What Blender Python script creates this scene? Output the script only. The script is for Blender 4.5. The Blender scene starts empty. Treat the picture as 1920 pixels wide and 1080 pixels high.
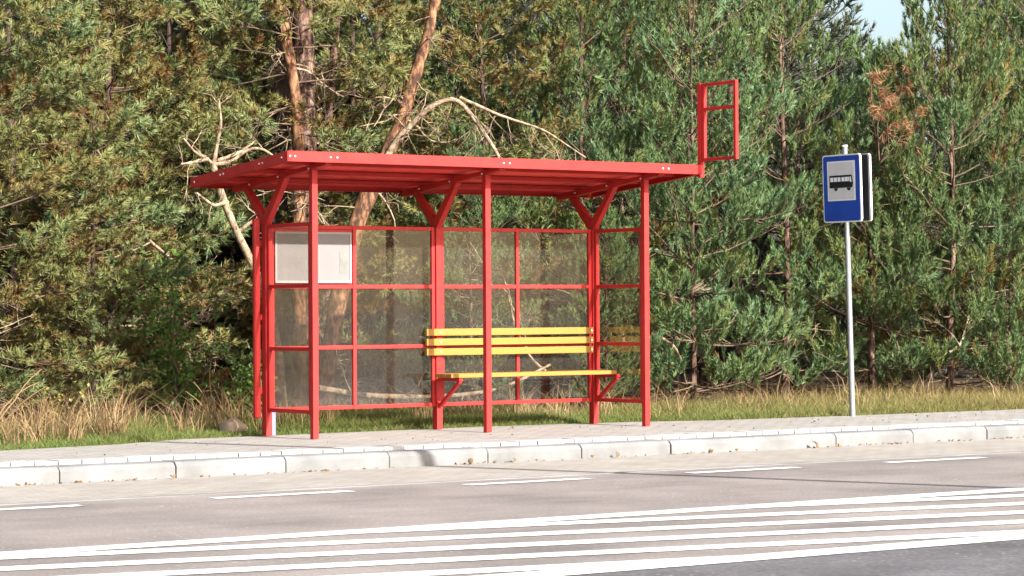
import bpy, bmesh, math, random
import numpy as np
from mathutils import Vector, Matrix

SC = bpy.context.scene
COL = SC.collection

# ------------------------------------------------------------------ camera
YAW, PITCH, ROLL = 0.6176, 0.0076, -0.0058
CAM = Vector((-12.4741, -20.7088, 1.1971))
fwd = Vector((math.sin(YAW) * math.cos(PITCH), math.cos(YAW) * math.cos(PITCH), math.sin(PITCH)))
rgt = Vector((math.cos(YAW), -math.sin(YAW), 0))
upv = rgt.cross(fwd)
cr, sr = math.cos(ROLL), math.sin(ROLL)
r2 = cr * rgt + sr * upv
u2 = -sr * rgt + cr * upv
cd = bpy.data.cameras.new('camera')
cd.sensor_width = 36.0
cd.lens = 36.0 * 4916.55 / 1920.0
cd.clip_start, cd.clip_end = 0.1, 3000
cam = bpy.data.objects.new('camera', cd)
COL.objects.link(cam)
cam.matrix_world = Matrix(((r2.x, u2.x, -fwd.x, CAM.x), (r2.y, u2.y, -fwd.y, CAM.y), (r2.z, u2.z, -fwd.z, CAM.z), (0, 0, 0, 1)))
SC.camera = cam

# ------------------------------------------------------------------ light
SUN_EL, SUN_AZ = math.radians(31.3), math.radians(9.0)      # az: from -y towards +x
to_sun = Vector((math.sin(SUN_AZ) * math.cos(SUN_EL), -math.cos(SUN_AZ) * math.cos(SUN_EL), math.sin(SUN_EL)))
W = bpy.data.worlds.new('World')
SC.world = W
W.use_nodes = True
nt = W.node_tree
bg = nt.nodes['Background']
sky = nt.nodes.new('ShaderNodeTexSky')
sky.sky_type = 'NISHITA'
sky.sun_disc = False
sky.sun_elevation = SUN_EL
sky.sun_rotation = math.radians(171.0)
sky.air_density = 1.0
sky.dust_density = 4.0
nt.links.new(sky.outputs[0], bg.inputs[0])
bg.inputs[1].default_value = 0.09
sd = bpy.data.lights.new('sun', 'SUN')
sd.energy = 4.6
sd.angle = math.radians(0.5)
sd.color = (1.0, 0.945, 0.86)
sun = bpy.data.objects.new('sun', sd)
COL.objects.link(sun)
sun.rotation_euler = to_sun.to_track_quat('Z', 'Y').to_euler()
SC.view_settings.view_transform = 'Standard'
SC.view_settings.look = 'None'
SC.view_settings.gamma = 1.0
SC.view_settings.exposure = 1.85
SC.cycles.max_bounces = 8
SC.cycles.transparent_max_bounces = 16

rng = np.random.default_rng(7)
R = random.Random(5)


# ------------------------------------------------------------------ materials
def new_mat(name):
    m = bpy.data.materials.new(name)
    m.use_nodes = True
    t = m.node_tree
    b = t.nodes['Principled BSDF']
    return m, t, b


def ramp(t, stops):
    n = t.nodes.new('ShaderNodeValToRGB')
    e = n.color_ramp.elements
    while len(e) < len(stops):
        e.new(0.5)
    for el, (p, c) in zip(e, stops):
        el.position = p
        el.color = (*c, 1)
    return n


def noise(t, scale, detail=4, rough=0.6, vec=None, dist=0.0):
    n = t.nodes.new('ShaderNodeTexNoise')
    n.inputs['Scale'].default_value = scale
    n.inputs['Detail'].default_value = detail
    n.inputs['Roughness'].default_value = rough
    n.inputs['Distortion'].default_value = dist
    if vec is not None:
        t.links.new(vec, n.inputs['Vector'])
    return n


def obj_coord(t, scale=(1, 1, 1)):
    c = t.nodes.new('ShaderNodeTexCoord')
    mp = t.nodes.new('ShaderNodeMapping')
    mp.inputs['Scale'].default_value = scale
    t.links.new(c.outputs['Object'], mp.inputs['Vector'])
    return mp.outputs[0]


def bump(t, b, src, strength=0.3, dist=0.01):
    n = t.nodes.new('ShaderNodeBump')
    n.inputs['Strength'].default_value = strength
    n.inputs['Distance'].default_value = dist
    t.links.new(src, n.inputs['Height'])
    t.links.new(n.outputs[0], b.inputs['Normal'])


def mixc(t, fac, a, b, mode='MIX'):
    n = t.nodes.new('ShaderNodeMix')
    n.data_type = 'RGBA'
    n.blend_type = mode
    for s, v in ((0, fac), (6, a), (7, b)):
        if hasattr(v, 'links') or hasattr(v, 'is_linked'):
            t.links.new(v, n.inputs[s])
        else:
            n.inputs[s].default_value = v if s == 0 else (*v, 1)
    return n.outputs[2]


def noisy_mat(name, stops, scale, rough=0.8, bump_s=0.2, bump_d=0.01, stretch=(1, 1, 1), scale2=None, spec=0.3, bscale=None):
    m, t, b = new_mat(name)
    v = obj_coord(t, stretch)
    n = noise(t, scale, 6, 0.65, v)
    rp = ramp(t, stops)
    t.links.new(n.outputs[0], rp.inputs[0])
    out = rp.outputs[0]
    if scale2:
        n2 = noise(t, scale2, 3, 0.6, v)
        r2_ = ramp(t, [(0.35, (0.72, 0.72, 0.72)), (0.65, (1.12, 1.12, 1.12))])
        t.links.new(n2.outputs[0], r2_.inputs[0])
        out = mixc(t, 1.0, out, r2_.outputs[0], 'MULTIPLY')
    t.links.new(out, b.inputs['Base Color'])
    b.inputs['Roughness'].default_value = rough
    b.inputs['Specular IOR Level'].default_value = spec
    if bump_s:
        nb = noise(t, bscale or scale * 2, 5, 0.7, v)
        bump(t, b, nb.outputs[0], bump_s, bump_d)
    return m


def paint_mat(name, col, rough=0.38, var=0.12, scale=6):
    m, t, b = new_mat(name)
    v = obj_coord(t)
    n = noise(t, scale, 5, 0.6, v)
    lo = tuple(c * (1 - var) for c in col)
    hi = tuple(min(1, c * (1 + var)) for c in col)
    rp = ramp(t, [(0.3, lo), (0.7, hi)])
    t.links.new(n.outputs[0], rp.inputs[0])
    t.links.new(rp.outputs[0], b.inputs['Base Color'])
    nr = noise(t, scale * 5, 4, 0.6, v)
    mr = t.nodes.new('ShaderNodeMapRange')
    mr.inputs['To Min'].default_value = rough - 0.08
    mr.inputs['To Max'].default_value = rough + 0.14
    t.links.new(nr.outputs[0], mr.inputs[0])
    t.links.new(mr.outputs[0], b.inputs['Roughness'])
    b.inputs['Specular IOR Level'].default_value = 0.4
    return m


def leafy_mat(name, stops, transl=0.3, rough=0.5, spec=0.35):
    """per-shoot 'tint' attribute picks the needle's own colour"""
    m, t, b = new_mat(name)
    a = t.nodes.new('ShaderNodeAttribute')
    a.attribute_name = 'tint'
    oi = t.nodes.new('ShaderNodeObjectInfo')
    ad = t.nodes.new('ShaderNodeMath')
    ad.operation = 'MULTIPLY_ADD'
    t.links.new(oi.outputs['Random'], ad.inputs[0])
    ad.inputs[1].default_value = 0.30
    t.links.new(a.outputs['Fac'], ad.inputs[2])
    sb = t.nodes.new('ShaderNodeMath')
    sb.operation = 'SUBTRACT'
    t.links.new(ad.outputs[0], sb.inputs[0])
    sb.inputs[1].default_value = 0.15
    rp = ramp(t, stops)
    t.links.new(sb.outputs[0], rp.inputs[0])
    t.links.new(rp.outputs[0], b.inputs['Base Color'])
    b.inputs['Roughness'].default_value = rough
    b.inputs['Specular IOR Level'].default_value = spec
    tr = t.nodes.new('ShaderNodeBsdfTranslucent')
    t.links.new(rp.outputs[0], tr.inputs[0])
    mx = t.nodes.new('ShaderNodeMixShader')
    mx.inputs[0].default_value = transl
    t.links.new(b.outputs[0], mx.inputs[1])
    t.links.new(tr.outputs[0], mx.inputs[2])
    t.links.new(mx.outputs[0], t.nodes['Material Output'].inputs[0])
    return m


RED = paint_mat('red_paint', (0.37, 0.0215, 0.0205), 0.42, 0.15)
RED.node_tree.nodes['Principled BSDF'].inputs['Specular IOR Level'].default_value = 0.22
RED_SHEET = paint_mat('red_roof_sheet', (0.72, 0.070, 0.058), 0.5, 0.18, 4)  # roof red set lighter than the frame; bounced light put into its colour
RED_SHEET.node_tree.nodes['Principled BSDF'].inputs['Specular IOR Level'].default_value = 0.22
YELLOW = noisy_mat('yellow_board', [(0.3, (0.25, 0.122, 0.022)), (0.7, (0.29, 0.148, 0.030))], 5, 0.5, 0.06, 0.003, (1, 12, 12))
STEEL = paint_mat('galvanised_steel', (0.21, 0.225, 0.24), 0.45, 0.10, 20)
STEEL.node_tree.nodes['Principled BSDF'].inputs['Metallic'].default_value = 0.35
BOLT = paint_mat('zinc_bolt', (0.75, 0.72, 0.70), 0.35, 0.05)
BOARD = noisy_mat('board_face', [(0.35, (0.135, 0.124, 0.128)), (0.65, (0.150, 0.140, 0.143))], 2.5, 0.55, 0)
NOTICE = noisy_mat('notice_paper', [(0.35, (0.110, 0.115, 0.110)), (0.65, (0.145, 0.148, 0.145))], 14, 0.7, 0)
BOARD_RIM = paint_mat('board_rim', (0.24, 0.225, 0.228), 0.5, 0.04)
BLUE = paint_mat('sign_blue', (0.010, 0.058, 0.36), 0.42, 0.14, 7)
WHITE = paint_mat('sign_white', (0.82, 0.82, 0.82), 0.45, 0.05)
SIGN_PANEL = noisy_mat('sign_panel_reflective', [(0.35, (0.60, 0.595, 0.575)), (0.65, (0.66, 0.655, 0.63))], 12, 0.5, 0)
BLACK = paint_mat('sign_black', (0.008, 0.010, 0.014), 0.5, 0.2)
DARKBACK = paint_mat('sign_back', (0.035, 0.035, 0.038), 0.6, 0.2)
PALE_BLUE = paint_mat('pale_blue', (0.105, 0.13, 0.25), 0.5, 0.12)

# tinted sheet glazing: transparent tint + real reflection by angle + a little dust
GLASS, t, b = new_mat('smoky_glazing')
t.nodes.remove(b)
tp = t.nodes.new('ShaderNodeBsdfTransparent')
tp.inputs[0].default_value = (0.90, 0.885, 0.865, 1)
gl = t.nodes.new('ShaderNodeBsdfGlossy')
gl.inputs['Roughness'].default_value = 0.03
fr = t.nodes.new('ShaderNodeFresnel')
fr.inputs[0].default_value = 1.8
df = t.nodes.new('ShaderNodeBsdfDiffuse')
df.inputs[0].default_value = (0.17, 0.15, 0.13, 1)
m1 = t.nodes.new('ShaderNodeMixShader')
v = obj_coord(t)
nz = noise(t, 2.2, 5, 0.7, v)
rp = ramp(t, [(0.3, (0.025, 0.025, 0.025)), (0.75, (0.085, 0.085, 0.085))])
t.links.new(nz.outputs[0], rp.inputs[0])
t.links.new(rp.outputs[0], m1.inputs[0])
t.links.new(tp.outputs[0], m1.inputs[1])
t.links.new(df.outputs[0], m1.inputs[2])
m2 = t.nodes.new('ShaderNodeMixShader')
ge = t.nodes.new('ShaderNodeNewGeometry')
ff_ = t.nodes.new('ShaderNodeMath')
ff_.operation = 'SUBTRACT'
ff_.use_clamp = True
t.links.new(fr.outputs[0], ff_.inputs[0])       # only the outer face of the sheet mirrors
t.links.new(ge.outputs['Backfacing'], ff_.inputs[1])
t.links.new(ff_.outputs[0], m2.inputs[0])
t.links.new(m1.outputs[0], m2.inputs[1])
t.links.new(gl.outputs[0], m2.inputs[2])
t.links.new(m2.outputs[0], t.nodes['Material Output'].inputs[0])

# ground materials
ASPHALT = noisy_mat('asphalt', [(0.30, (0.118, 0.103, 0.096)), (0.5, (0.158, 0.140, 0.131)), (0.70, (0.205, 0.184, 0.173))], 40, 0.85, 0.4, 0.006, scale2=0.7, bscale=90)
ASPHALT_DARK = noisy_mat('asphalt_dark', [(0.30, (0.052, 0.050, 0.053)), (0.5, (0.082, 0.079, 0.083)), (0.70, (0.125, 0.121, 0.125))], 36, 0.8, 0.5, 0.008, scale2=1.2, bscale=90)
LINE = noisy_mat('road_paint', [(0.29, (0.13, 0.122, 0.115)), (0.40, (0.42, 0.415, 0.40)), (0.7, (0.58, 0.575, 0.56))], 13, 0.7, 0.2, 0.004)
KERB = noisy_mat('kerb_concrete', [(0.30, (0.126, 0.128, 0.132)), (0.7, (0.168, 0.170, 0.174))], 4, 0.85, 0.25, 0.004, scale2=1.3, bscale=60)
SOIL = noisy_mat('forest_floor', [(0.30, (0.030, 0.021, 0.014)), (0.5, (0.075, 0.05, 0.03)), (0.7, (0.13, 0.095, 0.055))], 9, 0.95, 0.7, 0.04)
BARK = noisy_mat('pine_bark', [(0.42, (0.022, 0.012, 0.009)), (0.52, (0.090, 0.050, 0.036)), (0.62, (0.19, 0.125, 0.095))], 16, 0.9, 0.9, 0.02, (1, 1, 0.35))
BARK_ORANGE = noisy_mat('orange_pine_bark', [(0.42, (0.036, 0.018, 0.010)), (0.52, (0.135, 0.064, 0.032)), (0.64, (0.25, 0.14, 0.075))], 18, 0.85, 0.7, 0.012, (1, 1, 0.45))
BARK_DARK = noisy_mat('dark_bark', [(0.32, (0.02, 0.014, 0.012)), (0.7, (0.09, 0.055, 0.045))], 16, 0.9, 0.8, 0.02, (1, 1, 0.35))
TWIG = noisy_mat('twig_wood', [(0.3, (0.05, 0.034, 0.023)), (0.7, (0.15, 0.105, 0.07))], 14, 0.9, 0)
DEADWOOD = noisy_mat('bleached_deadwood', [(0.36, (0.075, 0.05, 0.034)), (0.5, (0.20, 0.15, 0.10)), (0.64, (0.31, 0.245, 0.175))], 18, 0.9, 0.7, 0.008)
NEEDLE_OLIVE = leafy_mat('needles_olive', [(0.0, (0.125, 0.066, 0.024)), (0.22, (0.172, 0.142, 0.050)), (0.5, (0.155, 0.166, 0.058)), (1.0, (0.105, 0.160, 0.072))], 0.14, 0.5, 0.22)
NEEDLE_GREEN = leafy_mat('needles_green', [(0.0, (0.165, 0.085, 0.028)), (0.15, (0.135, 0.125, 0.036)), (0.45, (0.110, 0.158, 0.054)), (1.0, (0.086, 0.152, 0.072))], 0.14, 0.5, 0.22)
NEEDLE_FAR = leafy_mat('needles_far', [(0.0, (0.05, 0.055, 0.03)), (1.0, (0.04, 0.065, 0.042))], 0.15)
NEEDLE_DEAD = leafy_mat('needles_dead', [(0.0, (0.15, 0.068, 0.032)), (1.0, (0.29, 0.155, 0.080))], 0.3)
LEAF = leafy_mat('shrub_leaves', [(0.0, (0.055, 0.10, 0.02)), (0.6, (0.085, 0.17, 0.035)), (1.0, (0.17, 0.21, 0.04))], 0.35)
LEAF_YELLOW = leafy_mat('birch_leaves', [(0.0, (0.10, 0.11, 0.03)), (0.5, (0.19, 0.18, 0.05)), (1.0, (0.32, 0.25, 0.06))], 0.35)
GRASS = leafy_mat('grass_blades', [(0.0, (0.22, 0.16, 0.075)), (0.35, (0.20, 0.175, 0.062)), (0.6, (0.125, 0.14, 0.042)), (1.0, (0.085, 0.145, 0.034))], 0.3, 0.6, 0.2)
STRAW = leafy_mat('dry_straw', [(0.0, (0.13, 0.075, 0.038)), (0.5, (0.23, 0.155, 0.08)), (1.0, (0.36, 0.275, 0.155))], 0.3, 0.6, 0.2)
DEADLEAF = noisy_mat('dead_leaf', [(0.3, (0.075, 0.045, 0.022)), (0.7, (0.16, 0.105, 0.05))], 30, 0.8, 0)
STONE = noisy_mat('pale_stone', [(0.3, (0.24, 0.18, 0.12)), (0.7, (0.40, 0.32, 0.23))], 9, 0.9, 0.6, 0.02)
CABLE = paint_mat('black_cable', (0.015, 0.015, 0.015), 0.6, 0.1)


def brick_mat(name, c1, c2, mortar, bw, rh, ms=0.006, rotated=False):
    m, t, b = new_mat(name)
    vv = obj_coord(t)
    br = t.nodes.new('ShaderNodeTexBrick')
    br.inputs['Color1'].default_value = (*c1, 1)
    br.inputs['Color2'].default_value = (*c2, 1)
    br.inputs['Mortar'].default_value = (*mortar, 1)
    br.inputs['Scale'].default_value = 1.0
    br.inputs['Brick Width'].default_value = bw
    br.inputs['Row Height'].default_value = rh
    br.inputs['Mortar Size'].default_value = ms
    br.inputs['Mortar Smooth'].default_value = 0.3
    t.links.new(vv, br.inputs['Vector'])
    n = noise(t, 3, 6, 0.7, vv)
    r_ = ramp(t, [(0.3, (0.80, 0.79, 0.77)), (0.7, (1.12, 1.11, 1.10))])
    t.links.new(n.outputs[0], r_.inputs[0])
    n2 = noise(t, 70, 3, 0.7, vv)
    r3_ = ramp(t, [(0.35, (0.86, 0.86, 0.86)), (0.65, (1.08, 1.08, 1.08))])
    t.links.new(n2.outputs[0], r3_.inputs[0])
    o = mixc(t, 1.0, br.outputs[0], r_.outputs[0], 'MULTIPLY')
    o = mixc(t, 1.0, o, r3_.outputs[0], 'MULTIPLY')
    t.links.new(o, b.inputs['Base Color'])
    b.inputs['Roughness'].default_value = 0.85
    b.inputs['Specular IOR Level'].default_value = 0.25
    iv = t.nodes.new('ShaderNodeMath')
    iv.operation = 'SUBTRACT'
    iv.inputs[0].default_value = 1.0
    t.links.new(br.outputs['Fac'], iv.inputs[1])
    bump(t, b, iv.outputs[0], 0.5, 0.006)
    return m


for am, spk in ((ASPHALT, 0.30), (ASPHALT_DARK, 0.26)):
    t = am.node_tree
    b = t.nodes['Principled BSDF']
    src = b.inputs['Base Color'].links[0].from_socket
    vo = t.nodes.new('ShaderNodeTexVoronoi')
    vo.inputs['Scale'].default_value = 16
    t.links.new(obj_coord(t), vo.inputs['Vector'])
    vr = ramp(t, [(0.10, (1, 1, 1)), (0.22, (0, 0, 0))])
    t.links.new(vo.outputs['Distance'], vr.inputs[0])
    nz = noise(t, 1.3, 3, 0.6, obj_coord(t))
    nr_ = ramp(t, [(0.45, (0, 0, 0)), (0.7, (1, 1, 1))])
    t.links.new(nz.outputs[0], nr_.inputs[0])
    ml = t.nodes.new('ShaderNodeMath')
    ml.operation = 'MULTIPLY'
    t.links.new(vr.outputs[0], ml.inputs[0])
    t.links.new(nr_.outputs[0], ml.inputs[1])
    c1 = mixc(t, ml.outputs[0], src, (spk, spk * 0.95, spk * 0.9))
    bn = noise(t, 1.6, 4, 0.6, obj_coord(t, (0.04, 1, 1)))
    br_ = ramp(t, [(0.35, (0.84, 0.84, 0.85)), (0.65, (1.10, 1.09, 1.08))])
    t.links.new(bn.outputs[0], br_.inputs[0])
    t.links.new(mixc(t, 1.0, c1, br_.outputs[0], 'MULTIPLY'), b.inputs['Base Color'])


PAVER = brick_mat('grey_pavers', (0.218, 0.210, 0.201), (0.252, 0.241, 0.230), (0.11, 0.10, 0.09), 0.2, 0.1)
PAVER_WHITE = noisy_mat('white_pavers', [(0.3, (0.25, 0.245, 0.238)), (0.7, (0.34, 0.333, 0.325))], 6, 0.85, 0.3, 0.004, scale2=2.0, bscale=60)
BAY = brick_mat('bay_pavers', (0.215, 0.201, 0.185), (0.243, 0.228, 0.207), (0.165, 0.152, 0.136), 0.2, 0.1, 0.006)


# ------------------------------------------------------------------ object helpers
def link(o, parent=None):
    COL.objects.link(o)
    if parent is not None:
        o.parent = parent
    return o


def tag(o, label=None, cat=None, group=None, kind=None):
    if label:
        o['label'] = label
    if cat:
        o['category'] = cat
    if group:
        o['group'] = group
    if kind:
        o['kind'] = kind
    return o


def thing(name, label, cat, loc=(0, 0, 0), rotz=0.0, group=None):
    o = bpy.data.objects.new(name, None)
    o.empty_display_size = 0.2
    o.location = loc
    o.rotation_euler = (0, 0, rotz)
    link(o)
    return tag(o, label, cat, group)


def obj(name, bm, mats, parent=None, bevel=0.0, smooth=False):
    me = bpy.data.meshes.new(name)
    bmesh.ops.recalc_face_normals(bm, faces=bm.faces[:])
    bm.to_mesh(me)
    bm.free()
    for m in (mats if isinstance(mats, (list, tuple)) else [mats]):
        me.materials.append(m)
    if smooth:
        for p in me.polygons:
            p.use_smooth = True
    o = bpy.data.objects.new(name, me)
    link(o, parent)
    if bevel:
        md = o.modifiers.new('bevel', 'BEVEL')
        md.width = bevel
        md.segments = 2
        md.limit_method = 'ANGLE'
    return o


def box(bm, x0, x1, y0, y1, z0, z1, mi=0):
    vs = [bm.verts.new((x, y, z)) for z in (z0, z1) for y in (y0, y1) for x in (x0, x1)]
    fs = []
    for f in ((0, 2, 3, 1), (4, 5, 7, 6), (0, 1, 5, 4), (2, 6, 7, 3), (0, 4, 6, 2), (1, 3, 7, 5)):
        fc = bm.faces.new([vs[i] for i in f])
        fc.material_index = mi
        fs.append(fc)
    return vs


def beam(bm, a, b, w, h, side=Vector((1, 0, 0)), mi=0):
    """box bar from a to b; w along 'side', h across"""
    a, b = Vector(a), Vector(b)
    d = (b - a).normalized()
    s = (side - side.dot(d) * d).normalized()
    u = d.cross(s)
    vs = []
    for p in (a, b):
        for i, j in ((-1, -1), (1, -1), (1, 1), (-1, 1)):
            vs.append(bm.verts.new(p + s * (w / 2 * i) + u * (h / 2 * j)))
    for f in ((0, 1, 2, 3), (7, 6, 5, 4), (0, 4, 5, 1), (1, 5, 6, 2), (2, 6, 7, 3), (3, 7, 4, 0)):
        bm.faces.new([vs[i] for i in f]).material_index = mi


def cyl(bm, p, axis, r, h, n=8, mi=0):
    axis = Vector(axis).normalized()
    q = axis.to_track_quat('Z', 'Y')
    p = Vector(p)
    lo = [bm.verts.new(p + q @ Vector((r * math.cos(k * 2 * math.pi / n), r * math.sin(k * 2 * math.pi / n), 0))) for k in range(n)]
    hi = [bm.verts.new(p + q @ Vector((r * .9 * math.cos(k * 2 * math.pi / n), r * .9 * math.sin(k * 2 * math.pi / n), h))) for k in range(n)]
    for k in range(n):
        bm.faces.new((lo[k], lo[(k + 1) % n], hi[(k + 1) % n], hi[k])).material_index = mi
    bm.faces.new(lo[::-1]).material_index = mi
    bm.faces.new(hi).material_index = mi


def sheet(name, x0, x1, y0, y1, z, m, kind='structure', nx=1, ny=1):
    bm = bmesh.new()
    for i in range(nx):
        for j in range(ny):
            xa, xb = x0 + (x1 - x0) * i / nx, x0 + (x1 - x0) * (i + 1) / nx
            ya, yb = y0 + (y1 - y0) * j / ny, y0 + (y1 - y0) * (j + 1) / ny
            bm.faces.new([bm.verts.new(q) for q in ((xa, ya, z), (xb, ya, z), (xb, yb, z), (xa, yb, z))])
    bmesh.ops.remove_doubles(bm, verts=bm.verts[:], dist=1e-5)
    o = obj(name, bm, m)
    o['kind'] = kind
    return o


# ------------------------------------------------------------------ ground, road, kerb, pavement
ZR = -0.127
KY = -2.32
sheet('ground', -900, 900, -900, 900, -0.30, SOIL)

# forest floor and verge as one gently undulating sheet behind the pavement
def floor_z(x, y):
    return -0.03 + 0.035 * min(1, max(0, (y - 1.2))) + 0.05 * math.sin(x * 0.7 + 1) * min(1, max(0, (y - 1.5) / 3)) + 0.04 * math.sin(y * 1.1 + x * 0.3) * min(1, max(0, (y - 1.5) / 3))


bm = bmesh.new()
xs = [-60 + 1.0 * i for i in range(161)]
ys = [0.1, 0.6, 1.1, 1.6, 2.2, 3, 4, 5, 6.5, 8, 10, 13, 17, 22, 30, 45, 70, 110]
grid = [[bm.verts.new((x, y, floor_z(x, y))) for x in xs] for y in ys]
for j in range(len(ys) - 1):
    for i in range(len(xs) - 1):
        bm.faces.new((grid[j][i], grid[j][i + 1], grid[j + 1][i + 1], grid[j + 1][i]))
o = obj('verge_ground', bm, SOIL, smooth=True)
o['kind'] = 'structure'

sheet('road', -80, 120, -10.2, -4.13, ZR, ASPHALT)
sheet('road_lane', -80, 120, -18.5, -10.2, ZR, ASPHALT_DARK)
sheet('bus_bay', -80, 120, -4.06, KY + 0.01, ZR, BAY)
bm = bmesh.new()
box(bm, -80, 120, -4.13, -4.06, ZR - 0.1, ZR + 0.006)
o = obj('edge_strip', bm, KERB)
o['kind'] = 'structure'
sheet('near_verge', -80, 120, -60, -18.5, ZR, SOIL)

# kerb: metre-long stones with open joints, sloped face
bm = bmesh.new()
k0 = 0.33
prof = [(-2.32, -0.20), (-2.318, -0.035), (-2.29, -0.006), (-2.27, 0.0), (-2.05, 0.0), (-2.05, -0.20)]
for n in range(-30, 60):
    xa, xb = k0 + n - 1 + 0.0035, k0 + n - 0.0035
    if n == -1 or n == 2:
        xb -= 0.004
    dz = R.uniform(-0.004, 0.004)
    dy = R.uniform(-0.006, 0.006)
    ra = [bm.verts.new((xa, y + dy, z + dz)) for y, z in prof]
    rb = [bm.verts.new((xb, y + dy, z + dz)) for y, z in prof]
    for i in range(len(prof)):
        j = (i + 1) % len(prof)
        bm.faces.new((ra[i], ra[j], rb[j], rb[i]))
    bm.faces.new(ra)
    bm.faces.new(rb[::-1])
o = obj('kerb', bm, KERB, bevel=0.006)
o['kind'] = 'structure'
sheet('kerb_bedding', -80, 120, -2.30, -2.04, -0.025, SOIL)

# a row of pale edging bricks standing a little proud behind the kerb
bm = bmesh.new()
for n in range(-60, 150):
    xa = 0.05 + 0.2 * n
    dz = R.uniform(-0.004, 0.003)
    dy = R.uniform(-0.004, 0.004)
    g2 = R.uniform(0.003, 0.006)
    box(bm, xa + g2, xa + 0.2 - g2, -2.046 + dy, -1.85 + dy, -0.06, 0.030 + dz)
o = obj('edging_bricks', bm, PAVER_WHITE, bevel=0.004)
o['kind'] = 'structure'
sheet('edging_bed', -80, 120, -2.046, -1.847, 0.002, SOIL)
bm = bmesh.new()
edge = [(-80, 0.16), (-4, 0.12), (-3.0, 0.16), (-1.8, 0.42), (-0.9, 0.86), (0.75, 0.94), (2.6, 1.06), (4.4, 0.9), (5.2, 0.6), (7.0, 0.50), (9.6, 0.46), (120, 0.46)]
lo = [bm.verts.new((x, -1.845, 0)) for x, y in edge]
hi = [bm.verts.new((x, y, 0)) for x, y in edge]
dn = [bm.verts.new((x, y, -0.2)) for x, y in edge]
for i in range(len(edge) - 1):
    bm.faces.new((lo[i], lo[i + 1], hi[i + 1], hi[i]))
    bm.faces.new((hi[i], hi[i + 1], dn[i + 1], dn[i]))
o = obj('pavement', bm, PAVER)
o['kind'] = 'structure'


def edge_y(x):
    for (xa, ya), (xb, yb) in zip(edge, edge[1:]):
        if xa <= x <= xb:
            return ya + (yb - ya) * (x - xa) / (xb - xa)
    return 0.46


# road markings -------------------------------------------------------------
ZM = ZR + 0.004


def poly(bm, pts, z=ZM):
    bm.faces.new([bm.verts.new((x, y, z)) for x, y in pts])


bm = bmesh.new()
for k in range(-30, 40):
    xa = 0.75 + 2.15 * k
    poly(bm, [(xa, -4.58), (xa + 1.14, -4.58), (xa + 1.14, -4.44), (xa, -4.44)])
o = obj('dashed_line', bm, LINE)
o['kind'] = 'structure'
YT0, YT1, YB0, YB1 = -7.36, -7.61, -10.04, -10.31
bm = bmesh.new()
poly(bm, [(-60, YT1), (90, YT1), (90, YT0), (-60, YT0)])
poly(bm, [(-60, YB1), (90, YB1), (90, YB0), (-60, YB0)])
# diagonal hatching between the two lines (slope -0.2)
SL = -0.20
for k in range(-60, 80):
    c0 = -7.74 - 0.62 * k            # upper edge at x = -2.5
    c1 = c0 - 0.235
    up = lambda y: -2.5 + (y - c0) / SL
    dn_ = lambda y: -2.5 + (y - c1) / SL
    pts = [(up(YT1), YT1), (up(YB0), YB0), (dn_(YB0), YB0), (dn_(YT1), YT1)]
    if max(p[0] for p in pts) < -40 or min(p[0] for p in pts) > 60:
        continue
    poly(bm, pts)
o = obj('hatched_marking', bm, LINE)
o['kind'] = 'structure'

# ------------------------------------------------------------------ bus shelter
S = 1.939
D = 0.864
ZT, Z2, Z3, ZB = 1.982, 1.4115, 0.826, 0.248
X0, X1 = -0.455, 4.3385
YF, YRr = -0.326, 1.495
ZF, ZRr = 2.53, 2.3625
SLP = (ZRr - ZF) / (YRr - YF)


def rz(y, off=0.0):
    return ZF + SLP * (y - YF) + off


sh = thing('bus_shelter', 'red steel bus shelter with a yellow bench and smoky glazed panels standing on the pavement', 'bus shelter', (0, 0, 0))
FH = 0.092
# roof sheet with shallow trapezoid ribs running along the length (seen from below)
bm = bmesh.new()
pro = []
y = YF + 0.006
while y < YRr - 0.01:
    for dy_, dz_ in ((0.0, 0.0), (0.10, 0.0), (0.115, 0.018), (0.165, 0.018), (0.18, 0.0)):
        if y + dy_ < YRr - 0.006:
            pro.append((y + dy_, dz_))
    y += 0.18
pro = sorted(set(pro))
pro = [p for i, p in enumerate(pro) if i == 0 or p[0] - pro[i - 1][0] > 0.004]
ra = [bm.verts.new((X0 + 0.006, y, rz(y, FH - 0.030 + dz))) for y, dz in pro]
rb = [bm.verts.new((X1 - 0.006, y, rz(y, FH - 0.030 + dz))) for y, dz in pro]
for i in range(len(pro) - 1):
    bm.faces.new((ra[i], ra[i + 1], rb[i + 1], rb[i]))
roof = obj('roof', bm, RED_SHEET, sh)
md = roof.modifiers.new('thick', 'SOLIDIFY')
md.thickness = 0.003
# fascias (C profile: web + return lips)
bm = bmesh.new()
zf = rz(YF)
box(bm, X0, X1, YF - 0.004, YF + 0.002, zf, zf + FH)
box(bm, X0, X1, YF + 0.0025, YF + 0.045, zf - 0.001, zf + 0.004)
box(bm, X0, X1, YF + 0.0025, YF + 0.045, zf + FH - 0.003, zf + FH + 0.002)
ff = obj('front_fascia', bm, RED, sh)
for bx in (X0 + 0.012, X0 + 0.065, 0.0 - 0.015, 0.055, S - 0.03, S + 0.04, 2 * S - 0.03, 2 * S + 0.04):
    bm = bmesh.new()
    cyl(bm, (bx, YF - 0.004, zf + FH * 0.5), (0, -1, 0), 0.009, 0.008, 6)
    obj('bolt', bm, BOLT, ff)
bm = bmesh.new()
zr_ = rz(YRr)
box(bm, X0, X1, YRr - 0.002, YRr + 0.004, zr_, zr_ + FH)
box(bm, X0 + 0.05, X1 - 0.05, YRr - 0.045, YRr - 0.0025, zr_ - 0.001, zr_ + 0.004)
obj('rear_fascia', bm, RED, sh)
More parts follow.
